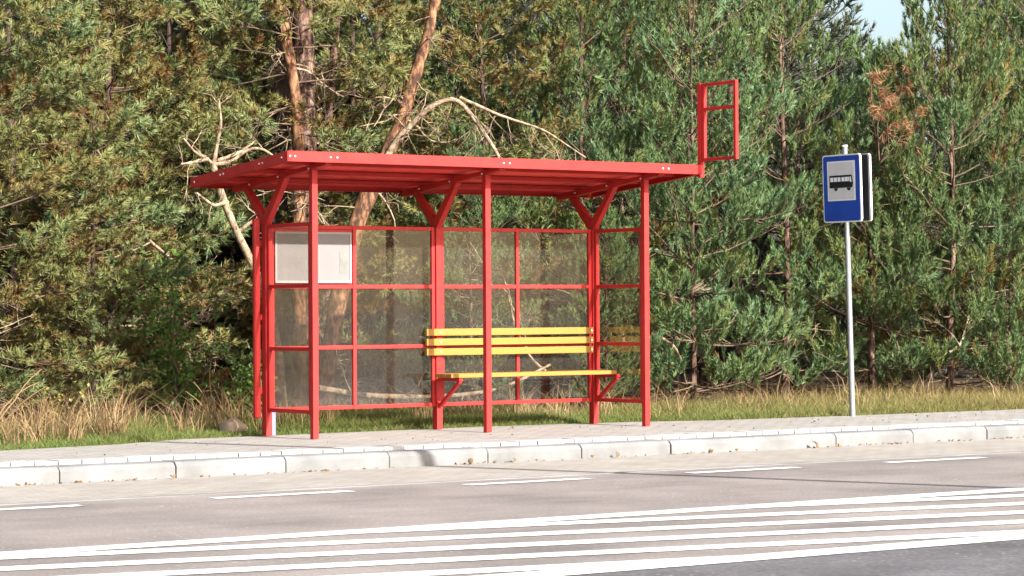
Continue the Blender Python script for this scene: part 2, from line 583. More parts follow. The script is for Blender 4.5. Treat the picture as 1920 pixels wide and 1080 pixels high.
for xs_, sg in ((X0, -1), (X1, 1)):
    bm = bmesh.new()
    a = [bm.verts.new((xs_ + sg * q, yy, rz(yy, zz))) for q in (0.003, 0.010) for yy, zz in ((YF - 0.004, 0.0), (YRr + 0.004, 0.0), (YRr + 0.004, FH), (YF - 0.004, FH))]
    for f in ((0, 1, 2, 3), (7, 6, 5, 4), (0, 4, 5, 1), (1, 5, 6, 2), (2, 6, 7, 3), (3, 7, 4, 0)):
        bm.faces.new([a[i] for i in f])
    # bottom lip
    a = [bm.verts.new((xs_ - sg * q, yy, rz(yy, zz))) for q in (-0.0025, 0.04) for yy, zz in ((YF + 0.05, -0.003), (YRr - 0.05, -0.003), (YRr - 0.05, 0.003), (YF + 0.05, 0.003))]
    for f in ((0, 1, 2, 3), (7, 6, 5, 4), (0, 4, 5, 1), (1, 5, 6, 2), (2, 6, 7, 3), (3, 7, 4, 0)):
        bm.faces.new([a[i] for i in f])
    sf = obj('side_fascia', bm, RED, sh)
    for yy in (YF + 0.10, 0.12, 0.18, 0.85, 0.91, YRr - 0.08):
        bm = bmesh.new()
        cyl(bm, (xs_ + sg * 0.010, yy, rz(yy, FH * 0.5)), (sg, 0, 0), 0.008, 0.007, 6)
        obj('bolt', bm, BOLT, sf)
# purlins along the length
for py in (0.02, 0.58, 1.12):
    bm = bmesh.new()
    z = rz(py)
    box(bm, X0 + 0.10, X1 - 0.10, py - 0.03, py + 0.03, z + 0.022, z + FH - 0.035)
    obj('purlin', bm, RED, sh, bevel=0.003)
# rafters across, over each pair of posts
for i in range(3):
    bm = bmesh.new()
    x = i * S
    ya, yb = YF + 0.05, YRr - 0.05
    a = [bm.verts.new((x + q, yy, rz(yy, zz))) for q in (-0.035, 0.035) for yy, zz in ((ya, -0.015), (yb, -0.045), (yb, 0.021), (ya, 0.021))]
    for f in ((3, 2, 1, 0), (4, 5, 6, 7), (1, 5, 4, 0), (2, 6, 5, 1), (3, 7, 6, 2), (0, 4, 7, 3)):
        bm.faces.new([a[k] for k in f])
    rf = obj('rafter', bm, RED, sh, bevel=0.003)
    for py in (0.02, 0.58, 1.12):
        bm = bmesh.new()
        z = rz(py)
        cyl(bm, (x - 0.035, py, z - 0.008), (-1, 0, 0), 0.009, 0.008, 6)
        obj('bolt', bm, BOLT, rf)
# front posts
for i in range(3):
    bm = bmesh.new()
    x = i * S
    box(bm, x - 0.030, x + 0.030, -0.030, 0.030, 0.004, rz(0, -0.018))
    box(bm, x - 0.055, x + 0.055, -0.050, 0.050, 0.0, 0.006) if i < 0 else None
    obj('front_post', bm, RED, sh, bevel=0.004)
# rear posts with Y arms
ZY = 2.05
for i in range(3):
    x = i * S
    bm = bmesh.new()
    box(bm, x - 0.033, x + 0.033, D - 0.040, D + 0.040, 0.002, ZY - 0.06)
    rp_ = obj('rear_post', bm, RED, sh, bevel=0.004)
    for sgn in (-1, 1):
        bm = bmesh.new()
        yt = D + sgn * 0.36
        zb_, zt_ = ZY - 0.06, rz(yt, -0.028)
        hw = 0.033
        a = [bm.verts.new((x + q, yy, zz)) for q in (-0.030, 0.030) for yy, zz in
             ((D + (0 if sgn < 0 else 0.0), zb_), (D + sgn * 0.04, zb_), (yt + sgn * 0.038, zt_), (yt - sgn * 0.038, zt_), (D, zb_ + 0.10))]
        n = 5
        bm.faces.new(a[:n][::-1])
        bm.faces.new(a[n:])
        for k in range(n):
            bm.faces.new((a[k], a[(k + 1) % n], a[n + (k + 1) % n], a[n + k]))
        obj('brace', bm, RED, rp_, bevel=0.003)


def pane(bm, axis, a0, a1, z0, z1, c):
    if axis == 'x':
        box(bm, a0, a1, c - 0.002, c + 0.002, z0, z1)
    else:
        box(bm, c - 0.002, c + 0.002, a0, a1, z0, z1)


def panel(name, axis, a0, a1, c, nmid, skip=()):
    """glazed steel frame; axis 'x' = back wall bay, 'y' = end wall"""
    fw, fd = 0.036, 0.040
    bm = bmesh.new()

    def bar(u0, u1, z0, z1, dd=0.0):
        if axis == 'x':
            box(bm, u0, u1, c - fd / 2 - dd, c + fd / 2 + dd, z0, z1)
        else:
            box(bm, c - fd / 2 - dd, c + fd / 2 + dd, u0, u1, z0, z1)
    ups = [a0 + fw / 2, a1 - fw / 2] if not nmid else [a0 + fw / 2, (a0 + a1) / 2, a1 - fw / 2]
    for u in ups:
        bar(u - fw / 2, u + fw / 2, ZB - 0.02, ZT + 0.02)
    rails = [ZB, Z3, Z2, ZT]
    for ua, ub in zip(ups, ups[1:]):
        for z in rails:
            bar(ua + fw / 2, ub - fw / 2, z - fw / 2, z + fw / 2, -0.0025)
    fr_ = obj(name, bm, RED, sh, bevel=0.003)
    for i, (ua, ub) in enumerate(zip(ups, ups[1:])):
        for j, (za, zb) in enumerate(zip(rails, rails[1:])):
            if (i, j) in skip:
                continue
            bm = bmesh.new()
            pane(bm, axis, ua + fw / 2 + 0.001, ub - fw / 2 - 0.001, za + fw / 2 + 0.001, zb - fw / 2 - 0.001, c)
            obj('glass_pane', bm, GLASS, fr_)
    return fr_


bp = panel('back_panel', 'x', 0.036, S - 0.036, D, True, skip=((0, 2),))
panel('back_panel', 'x', S + 0.036, 2 * S - 0.036, D, True)
panel('end_panel', 'y', 0.032, D - 0.042, 0.0, False)
panel('end_panel', 'y', 0.032, D - 0.042, 2 * S, False)
# white information board
bm = bmesh.new()
bx0, bx1, bz0, bz1 = 0.085, (S / 2) - 0.05, Z2 + 0.045, ZT - 0.055
box(bm, bx0, bx1, D - 0.030, D - 0.010, bz0, bz1, 0)
for xa, xb, za, zb in ((bx0 - 0.008, bx1 + 0.008, bz0 - 0.010, bz0 + 0.012), (bx0 - 0.008, bx1 + 0.008, bz1 - 0.012, bz1 + 0.008), (bx0 - 0.008, bx0 + 0.012, bz0 + 0.013, bz1 - 0.013), (bx1 - 0.012, bx1 + 0.008, bz0 + 0.013, bz1 - 0.013)):
    box(bm, xa, xb, D - 0.036, D - 0.006, za, zb, 1)
box(bm, bx1 - 0.125, bx1 - 0.035, D - 0.033, D - 0.0305, bz0 + 0.08, bz0 + 0.29, 2)
bd = obj('notice_board', bm, [BOARD, BOARD_RIM, NOTICE], bp)
bd['label'] = 'blank white board in the upper left of the glazed back wall'
# red backing around the board
bm = bmesh.new()
box(bm, 0.079, S / 2 - 0.019, D - 0.004, D + 0.006, Z2 + 0.019, ZT - 0.019)
obj('board_backing', bm, RED, bp)
# vertical rail hanging outside the left rear corner
bm = bmesh.new()
box(bm, -0.125, -0.058, D + 0.01, D + 0.055, 0.17, 2.06)
obj('outer_rail', bm, RED, sh, bevel=0.012)
for z in (0.4, 1.1, 1.8):
    bm = bmesh.new()
    box(bm, -0.0575, -0.0335, D + 0.02, D + 0.045, z, z + 0.05)
    obj('rail_bracket', bm, RED, sh)
bm = bmesh.new()
box(bm, 0.0335, 0.076, D - 0.030, D - 0.026, 0.004, 0.222)  # thin pale blue strip beside the foot of the left rear post
obj('pale_blue_strip', bm, PALE_BLUE, sh)

# bench
for k in range(3):
    z1 = 0.995 - 0.097 * k
    bm = bmesh.new()
    box(bm, 1.765, 3.815, D - 0.080, D - 0.043, z1 - 0.068, z1)
    sl = obj('backrest_slat', bm, YELLOW, sh, bevel=0.004)
    for x in (S - 0.01, 2 * S - 0.085):
        bm = bmesh.new()
        cyl(bm, (x, D - 0.080, z1 - 0.034), (0, -1, 0), 0.010, 0.005, 8)
        obj('bolt', bm, BOLT, sl)
for k in range(3):
    y0 = 0.435 + 0.105 * k
    bm = bmesh.new()
    box(bm, 1.815, 3.845, y0, y0 + 0.092, 0.518, 0.556)
    obj('seat_slat', bm, YELLOW, sh, bevel=0.004)
for x in (S, 2 * S):
    bm = bmesh.new()
    box(bm, x - 0.022, x + 0.022, 0.45, D - 0.0405, 0.482, 0.517)
    beam(bm, (x, 0.47, 0.481), (x, D - 0.058, 0.24), 0.036, 0.036)
    obj('seat_bracket', bm, RED, sh, bevel=0.003)
# back side plates of the bench supports on the posts
for x in (S, 2 * S):
    bm = bmesh.new()
    box(bm, x - 0.039, x - 0.0335, D - 0.043, D + 0.02, 0.28, 1.02)
    obj('bench_plate', bm, RED, sh)

# empty sign frame rising from the right front corner
bm = bmesh.new()
xf = X1 + 0.055
ys0, ys1 = -0.34, -0.83
box(bm, xf - 0.025, xf + 0.025, ys0 + 0.052, ys0 + 0.10, 2.50, 3.45)
box(bm, xf - 0.018, xf + 0.018, ys0, ys0 + 0.050, 2.66, 3.447)
box(bm, xf - 0.018, xf + 0.018, ys1, ys1 + 0.036, 2.66, 3.447)
for z in (2.678, 3.185, 3.43):
    box(bm, xf - 0.016, xf + 0.016, ys1 + 0.037, ys0 - 0.001, z - 0.016, z + 0.016)
box(bm, X1 + 0.012, xf - 0.026, ys0 + 0.045, ys0 + 0.105, 2.51, 2.62)
obj('sign_frame', bm, RED, sh, bevel=0.003)

# ------------------------------------------------------------------ bus stop sign
sg = thing('bus_stop_sign', 'blue bus stop sign with a black bus on a leaning grey steel pole', 'road sign', (7.05, 0.40, 0))
sg.rotation_euler = (0, math.radians(-1.7), 0)
bm = bmesh.new()
cyl(bm, (0, 0, -0.05), (0, 0, 1), 0.031, 2.98, 20)
obj('pole', bm, STEEL, sg, smooth=False)
bm = bmesh.new()
cyl(bm, (0, 0, 2.931), (0, 0, 1), 0.034, 0.014, 20)
obj('pole_cap', bm, WHITE, sg)


def rounded(w, h, r, n=5):
    pts = []
    for cx, cz, a0 in ((w / 2 - r, h / 2 - r, 0), (-w / 2 + r, h / 2 - r, 90), (-w / 2 + r, -h / 2 + r, 180), (w / 2 - r, -h / 2 + r, 270)):
        for k in range(n + 1):
            a = math.radians(a0 + 90 * k / n)
            pts.append((cx + r * math.cos(a), cz + r * math.sin(a)))
    return pts


def plate(bm, pts, x0, x1, cy, cz, mi=0, sgn=1):
    a = [bm.verts.new((x0, cy + sgn * u, cz + v)) for u, v in pts]
    b = [bm.verts.new((x1, cy + sgn * u, cz + v)) for u, v in pts]
    n = len(a)
    bm.faces.new(a).material_index = mi
    bm.faces.new(b[::-1]).material_index = mi
    for k in range(n):
        bm.faces.new((a[k], a[(k + 1) % n], b[(k + 1) % n], b[k])).material_index = mi


PW, PH = 0.60, 0.735
PC = 2.475
for s_, xo in ((-1, -0.080), (1, 0.080)):
    PY = -0.02
    bm = bmesh.new()
    plate(bm, rounded(PW, PH, 0.035), xo - s_ * 0.018, xo, PY, PC)                 # white folded rim
    sp = obj('sign_plate', bm, WHITE, sg)
    bm = bmesh.new()
    plate(bm, rounded(PW - 0.030, PH - 0.028, 0.028), xo + s_ * 0.0005, xo + s_ * 0.003, PY, PC)
    obj('blue_face', bm, BLUE, sp)
    bm = bmesh.new()
    plate(bm, rounded(PW - 0.02, PH - 0.02, 0.03), xo - s_ * 0.0345, xo - s_ * 0.0185, PY, PC)
    obj('back_sheet', bm, DARKBACK, sp)
    bm = bmesh.new()
    w2, h2, cz = 0.44, 0.43, PC + 0.082
    plate(bm, [(-w2 / 2, -h2 / 2), (w2 / 2, -h2 / 2), (w2 / 2, h2 / 2), (-w2 / 2, h2 / 2)], xo + s_ * 0.0033, xo + s_ * 0.0048, PY, cz, 0)
    w3, h3 = w2 - 0.035, h2 - 0.03
    plate(bm, [(-w3 / 2, -h3 / 2), (w3 / 2, -h3 / 2), (w3 / 2, h3 / 2), (-w3 / 2, h3 / 2)], xo + s_ * 0.005, xo + s_ * 0.0062, PY, cz, 1)
    obj('white_panel', bm, [WHITE, SIGN_PANEL], sp)
    # bus pictogram, facing the viewer's right
    sgn = s_
    bm = bmesh.new()
    zc = cz - 0.005
    body = [(-0.185, -0.070), (0.175, -0.070), (0.185, -0.035), (0.185, -0.012), (0.172, 0.060), (0.160, 0.066), (-0.178, 0.066), (-0.185, 0.060)]
    plate(bm, body, xo + s_ * 0.0065, xo + s_ * 0.0080, PY, zc, 0, sgn)
    for wx in (-0.085, 0.118):
        arc = [(wx + 0.030 * math.cos(math.radians(a)), -0.072 + 0.032 * math.sin(math.radians(a))) for a in range(180, 361, 20)]
        plate(bm, arc, xo + s_ * 0.0065, xo + s_ * 0.0080, PY, zc, 0, sgn)
    for wa, wb in ((-0.170, -0.122), (-0.112, -0.064), (-0.054, -0.008), (0.010, 0.055), (0.063, 0.108), (0.114, 0.134)):
        plate(bm, [(wa, -0.002), (wb, -0.002), (wb, 0.044), (wa, 0.044)], xo + s_ * 0.0082, xo + s_ * 0.0090, PY, zc, 1, sgn)
    plate(bm, [(0.142, -0.012), (0.166, -0.012), (0.158, 0.046), (0.142, 0.046)], xo + s_ * 0.0082, xo + s_ * 0.0090, PY, zc, 1, sgn)
    obj('bus_symbol', bm, [BLACK, WHITE], sp)
for z in (2.22, 2.72):
    bm = bmesh.new()
    box(bm, -0.046, 0.046, -0.05, 0.05, z - 0.02, z + 0.02)
    obj('clamp', bm, STEEL, sg)


# ------------------------------------------------------------------ vegetation machinery
class Acc:
    def __init__(s):
        s.V, s.F, s.M, s.T = [], [], [], []
        s.n = 0

    def add(s, V, F, mi=0, tint=0.5):
        V = np.asarray(V, np.float32).reshape(-1, 3)
        F = np.asarray(F, np.int32).reshape(-1, 3)
        s.V.append(V)
        s.F.append(F + s.n)
        s.M.append(np.full(len(F), mi, np.int32))
        s.T.append(np.broadcast_to(np.asarray(tint, np.float32), (len(V),)))
        s.n += len(V)

    def merge(s, other, M, mi_off=0):
        for V, F, m, T in zip(other.V, other.F, other.M, other.T):
            pass

    def build(s, name, mats, parent=None, smooth=False):
        V = np.concatenate(s.V)
        F = np.concatenate(s.F)
        me = bpy.data.meshes.new(name)
        me.vertices.add(len(V))
        me.vertices.foreach_set('co', V.ravel())
        me.loops.add(len(F) * 3)
        me.loops.foreach_set('vertex_index', F.ravel())
        me.polygons.add(len(F))
        me.polygons.foreach_set('loop_start', np.arange(0, len(F) * 3, 3, dtype=np.int32))
        me.polygons.foreach_set('material_index', np.concatenate(s.M))
        if smooth:
            me.polygons.foreach_set('use_smooth', np.ones(len(F), bool))
        at = me.attributes.new('tint', 'FLOAT', 'POINT')
        at.data.foreach_set('value', np.concatenate(s.T).astype(np.float32))
        for m in (mats if isinstance(mats, (list, tuple)) else [mats]):
            me.materials.append(m)
        me.update()
        me.validate()
        o = bpy.data.objects.new(name, me)
        return link(o, parent)


def unit(v):
    return v / np.maximum(np.linalg.norm(v, axis=-1, keepdims=True), 1e-9)


def ortho(A):
    ref = np.where(np.abs(A[:, 2:3]) < 0.9, np.array([[0, 0, 1.0]]), np.array([[1.0, 0, 0]]))
    U = unit(np.cross(A, ref))
    return U, np.cross(A, U)


def tube(acc, pts, rad, sides=5, mi=0):
    P = np.asarray(pts, float)
    rad = np.asarray(rad, float)
    T = unit(np.gradient(P, axis=0))
    if len(P) > 6:
        rad = rad * (1 + rng.normal(0, 0.07, len(P)))
    U, Vv = ortho(T)
    # keep the frame from flipping
    for i in range(1, len(U)):
        u = U[i - 1] - T[i] * (U[i - 1] @ T[i])
        u /= max(np.linalg.norm(u), 1e-9)
        U[i] = u
        Vv[i] = np.cross(T[i], u)
    a = np.arange(sides) * 2 * np.pi / sides
    ring = P[:, None] + rad[:, None, None] * (np.cos(a)[None, :, None] * U[:, None] + np.sin(a)[None, :, None] * Vv[:, None])
    n = len(P)
    i = np.arange(n - 1)[:, None] * sides
    k = np.arange(sides)[None]
    k2 = (k + 1) % sides
    q = np.stack([i + k, i + k2, i + sides + k2, i + sides + k], -1).reshape(-1, 4)
    F = np.concatenate([q[:, [0, 1, 2]], q[:, [0, 2, 3]]])
    acc.add(ring.reshape(-1, 3), F, mi)


def shoots(acc, P, A, L, tint, k=30, nl=0.075, w=0.0085, mi=0, spread=38, droop=0.0):
    """needle tufts: each needle one slim triangle"""
    P, A = np.asarray(P, float), unit(np.asarray(A, float))
    N = len(P)
    if N == 0:
        return
    L = np.broadcast_to(np.asarray(L, float), (N,))
    U, Vv = ortho(A)
    tt = rng.uniform(0.05, 1, (N, k)) ** 0.8
    az = rng.uniform(0, 2 * np.pi, (N, k))
    al = np.radians(rng.normal(spread, 13, (N, k)) * (1.15 - 0.5 * tt))
    base = P[:, None] + A[:, None] * (L[:, None] * tt)[..., None]
    d = A[:, None] * np.cos(al)[..., None] + (U[:, None] * np.cos(az)[..., None] + Vv[:, None] * np.sin(az)[..., None]) * np.sin(al)[..., None]
    d[..., 2] -= droop
    d = unit(d)
    ln = nl * rng.uniform(0.7, 1.2, (N, k))
    rnd = rng.normal(size=(N, k, 3))
    sv = unit(np.cross(d, rnd)) * (w / 2)
    tip = base + d * ln[..., None]
    V = np.stack([base - sv, base + sv, tip], 2).reshape(-1, 3)
    F = np.arange(N * k * 3).reshape(-1, 3)
    tn = np.clip(np.repeat(np.asarray(tint, float), k) + rng.normal(0, 0.07, N * k), 0, 1)
    acc.add(V, F, mi, np.repeat(tn, 3))


def leaves(acc, P, A, size, tint, mi=0):
    """small folded broad leaves (two triangles each)"""
    P, A = np.asarray(P, float), unit(np.asarray(A, float))
    N = len(P)
    size = np.broadcast_to(np.asarray(size, float), (N,))[:, None]
    S_ = unit(np.cross(A, rng.normal(size=(N, 3))))
    Nn = np.cross(A, S_)
    mid = P + A * size * 0.45
    V = np.stack([P, mid - S_ * size * 0.34 + Nn * size * 0.12, P + A * size, mid + S_ * size * 0.34 + Nn * size * 0.12], 1).reshape(-1, 3)
    i = np.arange(N)[:, None] * 4
    F = np.concatenate([i + [0, 1, 2], i + [0, 2, 3]])
    acc.add(V, F, mi, np.repeat(np.clip(np.asarray(tint) + rng.normal(0, 0.12, N), 0, 1), 4))


def wiggle(p0, d0, L, n, wob, lift=0.0):
    """a wandering polyline"""
    p = np.array(p0, float)
    d = np.array(d0, float)
    d /= np.linalg.norm(d)
    out = [p.copy()]
    for _ in range(n):
        d = d + rng.normal(0, wob, 3) + np.array([0, 0, lift])
        d /= np.linalg.norm(d)
        p = p + d * L / n
        out.append(p.copy())
    return np.array(out)


def dead_branch(acc, p0, d0, L, r, depth=2, mi=0, wob=0.16, lift=0.0):
    n = max(4, int(L / 0.10))
    pl = wiggle(p0, d0, L, n, wob, lift)
    tube(acc, pl, np.linspace(r, r * 0.35, len(pl)), 5 if r > 0.012 else 4, mi)
    if depth > 0:
        for _ in range(rng.integers(2, 5)):
            i = rng.integers(1, n)
            t = pl[min(i + 1, n)] - pl[i]
            d = unit(t / np.linalg.norm(t) + rng.normal(0, 0.65, 3))
            dead_branch(acc, pl[i], d, L * rng.uniform(0.3, 0.6), r * 0.5, depth - 1, mi, wob, lift)


def bough(crown, wood, p0, az, L, el, curve, P):
    """one living pine branch: wood tubes + needle shoots"""
    n = 8
    t = np.linspace(0, 1, n + 1)
    h = np.array([math.cos(az), math.sin(az), 0])
    side = np.array([-h[1], h[0], 0])
    sw = rng.normal(0, 0.08) * L
    pts = p0 + h * (L * t * math.cos(el))[:, None] + np.array([0, 0, 1.0]) * (L * t * math.sin(el) + curve * L * t ** 2)[:, None] + side * (sw * t ** 2)[:, None]
    pts += rng.normal(0, 0.012 * L, pts.shape) * t[:, None]
    rb = 0.0075 * L + 0.004
    tube(wood, pts, np.linspace(rb, 0.003, n + 1), 4, P.get('wmi', 0))
    SP, SA, SL_, ST = [], [], [], []
    ti = np.clip(rng.normal(P['tint'], P['tvar']), 0.02, 1)
    m = max(3, int(L * P['side']))
    for j in range(m):
        tj = P['bare'] + (1 - P['bare']) * (j + rng.uniform(0.2, 0.8)) / m
        q = tj * n
        i = min(int(q), n - 1)
        b = pts[i] + (pts[i + 1] - pts[i]) * (q - i)
        tg = unit(pts[i + 1] - pts[i])
        sg_ = 1 if j % 2 else -1
        d = unit(tg * rng.uniform(0.5, 0.9) + side * sg_ * rng.uniform(0.4, 0.9) + np.array([0, 0, rng.normal(P['up'], 0.25)]))
        l2 = L * P['slen'] * (1.15 - 0.75 * tj) * rng.uniform(0.7, 1.25) + 0.06
        tube(wood, np.array([b, b + d * l2 * 0.5, b + d * l2 + np.array([0, 0, P['up'] * 0.12 * l2])]), [0.004, 0.0032, 0.0022], 3, P.get('wmi', 0))
        ns = max(2, int(l2 / P['gap']) + 1)
        for s_ in range(ns):
            f = 0.35 + 0.65 * s_ / max(1, ns - 1)
            sp = b + d * l2 * f
            if s_ == ns - 1:
                da = d + np.array([0, 0, P['up'] * 0.6])
            else:
                da = d * 0.75 + rng.normal(0, 0.5, 3) + np.array([0, 0, P['up']])
            SP.append(sp)
            SA.append(da)
            SL_.append(P['sl'] * rng.uniform(0.6, 1.25))
            ST.append(np.clip(ti + rng.normal(0, 0.10) - 0.25 * (rng.random() < P['old']), 0, 1))
    SP.append(pts[-1] - (pts[-1] - pts[-2]) * 0.3)
    SA.append(pts[-1] - pts[-2] + np.array([0, 0, P['up'] * 0.3 * L]))
    SL_.append(P['sl'] * 1.3)
    ST.append(ti)
    shoots(crown, np.array(SP), np.array(SA), np.array(SL_), np.array(ST), P['k'], P['nl'], P['w'], 0, P['spread'], P['droop'])


YOUNG = dict(tint=0.62, tvar=0.18, side=7, bare=0.34, up=0.80, slen=0.34, gap=0.14, sl=0.21, old=0.14, k=72, nl=0.080, w=0.0130, spread=37, droop=0.0)
OLD = dict(tint=0.52, tvar=0.18, side=7, bare=0.42, up=0.24, slen=0.36, gap=0.13, sl=0.14, old=0.15, k=56, nl=0.085, w=0.0130, spread=47, droop=0.10)
FAR = dict(tint=0.55, tvar=0.2, side=7, bare=0.2, up=0.4, slen=0.4, gap=0.20, sl=0.16, old=0.1, k=16, nl=0.11, w=0.024, spread=40, droop=0.0)


def young_pine(H, Rad, P, trunk_r=0.05, first=0.25, whorl=0.46, top_el=60, dead=6, per=7, lean=0.0, rad_top=0.30):
    crown, wood, trunk, dw = Acc(), Acc(), Acc(), []
    nz = 14
    z = np.linspace(-0.1, H, nz)
    wob = np.cumsum(rng.normal(0, 0.018, (nz, 2)), 0)
    tp_ = np.stack([wob[:, 0] + lean * z, wob[:, 1], z], 1)
    tube(trunk, tp_, np.linspace(trunk_r, 0.008, nz) + 0.25 * trunk_r * np.exp(-np.maximum(z, 0) * 4), 9)

    def at(zz):
        return np.array([np.interp(zz, z, tp_[:, 0]), np.interp(zz, z, tp_[:, 1]), zz])
    zz = first
    while zz < H - 0.12:
        f = (zz - first) / (H - first)
        Lr = Rad * ((1 - f) ** 0.75 * (1 - rad_top) + rad_top * (1 - f) ** 0.3) * (0.72 + 0.28 * min(1, f * 5))
        n = per if f < 0.85 else 4
        a0 = rng.uniform(0, 6.28)
        for k in range(n):
            az = a0 + k * 2 * math.pi / n + rng.normal(0, 0.22)
            el = math.radians(-6 + top_el * f + rng.normal(0, 9))
            bough(crown, wood, at(zz + rng.normal(0, 0.05)), az, max(0.22, Lr * rng.uniform(0.62, 1.18)), el, 0.16 + 0.10 * f, P)
        # internodal twig boughs fill the gap between whorls
        for k in range(1):
            bough(crown, wood, at(zz + rng.uniform(0.1, 0.3) * whorl * 2), rng.uniform(0, 6.28), max(0.2, Lr * 0.6), math.radians(10 + top_el * f), 0.2, P)
        zz += whorl * (1 + 0.15 * f) * rng.uniform(0.85, 1.15)
    shoots(crown, np.array([at(H - 0.15)] * 4), np.array([[0, 0, 1.0], [0.4, 0.1, 1], [-0.3, 0.3, 1], [0, -0.4, 1]]), 0.24, np.full(4, 0.75), 50, P['nl'], P['w'])
    for k in range(dead):
        zz = rng.uniform(0.15, 1.6)
        az = rng.uniform(0, 6.28)
        dw.append(Acc())
        dead_branch(dw[-1], at(zz), (math.cos(az), math.sin(az), rng.uniform(-0.1, 0.5)), rng.uniform(0.4, 0.9), 0.010, 2)
    return crown, wood, trunk, dw


def assemble(name, label, cat, loc, parts, mats, rotz=0.0, group=None):
    """parts: crown, wood, trunk, dead"""
    root = thing(name, label, cat, loc, rotz, group)
    crown, wood, trunk, dw = parts
    # twigs belong to the crown mesh (material slot 1)
    for V, F, m, T in zip(wood.V, wood.F, wood.M, wood.T):
        pass
    cr_ = Acc()
    cr_.V, cr_.F, cr_.M, cr_.T, cr_.n = list(crown.V), list(crown.F), list(crown.M), list(crown.T), crown.n
    off = crown.n
    for V, F, m, T in zip(wood.V, wood.F, wood.M, wood.T):
        cr_.V.append(V)
        cr_.F.append(F + off)
        cr_.M.append(np.full(len(F), 1, np.int32))
        cr_.T.append(T)
    cr_.n += wood.n
    if cr_.V:
        cr_.build('crown', [mats[0], mats[1]], root)
    if trunk.V:
        trunk.build('trunk', mats[2], root, smooth=True)
    for b_ in dw:
        b_.build('dead_branch', DEADWOOD, root, smooth=True)
    return root


def copy_tree(src, loc, rotz, scale, label, group=None, name=None):
    r = src.copy()
    COL.objects.link(r)
    r.location = loc
    r.rotation_euler = (0, 0, rotz)
    r.scale = (scale, scale, scale)
    r['label'] = label
    if group:
        r['group'] = group
    for ch in src.children:
        c = ch.copy()
        COL.objects.link(c)
        c.parent = r
    return r


# ---- right-hand thicket of young pines
GY = 'young pines behind the pavement'
MG = (NEEDLE_GREEN, TWIG, BARK)
ya = assemble('young_pine', 'young bluish green pine with a pale thin trunk showing just right of the red shelter', 'tree', (6.95, 3.0, 0), young_pine(6.0, 1.6, YOUNG, 0.034, 0.28, dead=6, per=8), MG, 0.3, GY)
yb = assemble('young_pine', 'tall young pine with upright candle shoots behind and right of the bus stop sign', 'tree', (11.05, 3.0, 0), young_pine(6.6, 1.75, dict(YOUNG, up=1.25, tint=0.66), 0.045, 0.22, top_el=68, dead=6, rad_top=0.12, per=8), MG, 1.0, GY)
yc = assemble('young_pine', 'young pine with a bare straight stem showing above the red empty sign frame', 'tree', (9.14, 3.9, 0), young_pine(6.4, 1.45, dict(YOUNG, tint=0.6), 0.05, 0.4, whorl=0.52, dead=4), MG, 2.0, GY)
yd = assemble('young_pine', 'young green pine rising behind the right end of the shelter roof', 'tree', (6.0, 3.9, 0), young_pine(5.8, 1.55, dict(YOUNG, up=0.7), 0.05, 0.35, dead=4), MG, 0, GY)
ye = assemble('young_pine', 'short young pine with drooping orange-brown dead shoots above the bus stop sign', 'tree', (10.18, 3.5, 0), young_pine(4.15, 1.4, YOUNG, 0.05, 0.4, dead=3), MG, 0, GY)
# browned shoots on that short pine
dn = Acc()
dwood = Acc()
for (bx_, by_, bz_) in ((-0.72, -0.85, 3.92), (-0.52, -0.88, 3.74), (-0.12, -0.8, 3.90), (-0.66, -0.9, 3.56), (-0.30, -0.85, 3.56), (-0.02, -0.85, 3.48), (-0.16, -0.85, 3.22), (-0.50, -0.9, 3.45)):
    base = np.array([-0.30, -0.55, 2.95])
    tip_ = np.array([bx_, by_, bz_])
    mid_ = (base + tip_) / 2 + rng.normal(0, 0.05, 3)
    tube(dwood, np.array([base, mid_, tip_]), [0.012, 0.008, 0.005], 4)
    for _ in range(6):
        q = tip_ + rng.normal(0, 0.07, 3)
        shoots(dn, [q], [rng.normal(0, 0.5, 3) + np.array([0, 0, 0.3])], 0.15, [rng.uniform(0, 1)], 46, 0.10, 0.010, 0, 55, 0.75)
for V, F in zip(dwood.V, dwood.F):
    dn.V.append(V)
    dn.F.append(F + dn.n)
    dn.M.append(np.full(len(F), 1, np.int32))
    dn.T.append(np.full(len(V), 0.5, np.float32))
dn.build('browned_shoots', [NEEDLE_DEAD, TWIG], ye)

copies = [
    (yb, (13.0, 3.5, 0), 2.2, 0.97, 'dense young pine at the far right edge of the picture'),
    (yd, (8.1, 5.8, 0), 1.2, 1.04, 'young pine filling the thicket behind the empty red sign frame'),
    (ya, (5.1, 5.2, 0), 3.1, 1.02, 'young green pine behind the middle of the shelter roof'),
    (yc, (12.5, 5.6, 0), 1.4, 0.64, 'young pine tucked behind the tall pine right of the sign'),
    (yb, (4.0, 5.6, 0), 5.0, 0.92, 'young pine standing in shade behind the leaning orange trunk'),
    (yc, (14.4, 5.2, 0), 3.9, 1.05, 'young pine in the second row at the right edge'),
    (ye, (5.6, 2.9, 0), 2.0, 0.52, 'small pine sapling seen through the right end panel of the shelter'),
    (yd, (4.2, 3.6, 0), 5.5, 0.55, 'small pine sapling behind the yellow bench'),
    (yd, (11.9, 2.7, 0), 0.8, 0.55, 'low yellowish pine bush at the verge right of the sign pole'),
    (ye, (13.6, 2.6, 0), 5.1, 0.60, 'low pine bush at the verge under the right picture edge'),
]
for src, loc, rzz, sc_, lb in copies:
    c = copy_tree(src, loc, rzz, sc_, lb, GY)
for o in list(bpy.data.objects):      # the browned shoots exist on one tree only
    if o.name.startswith('browned_shoots.'):
        bpy.data.objects.remove(o)

# ---- left-hand wood of older pines with olive foliage down to the ground
GO = 'older pines on the left'
MO = (NEEDLE_OLIVE, TWIG, BARK_DARK)


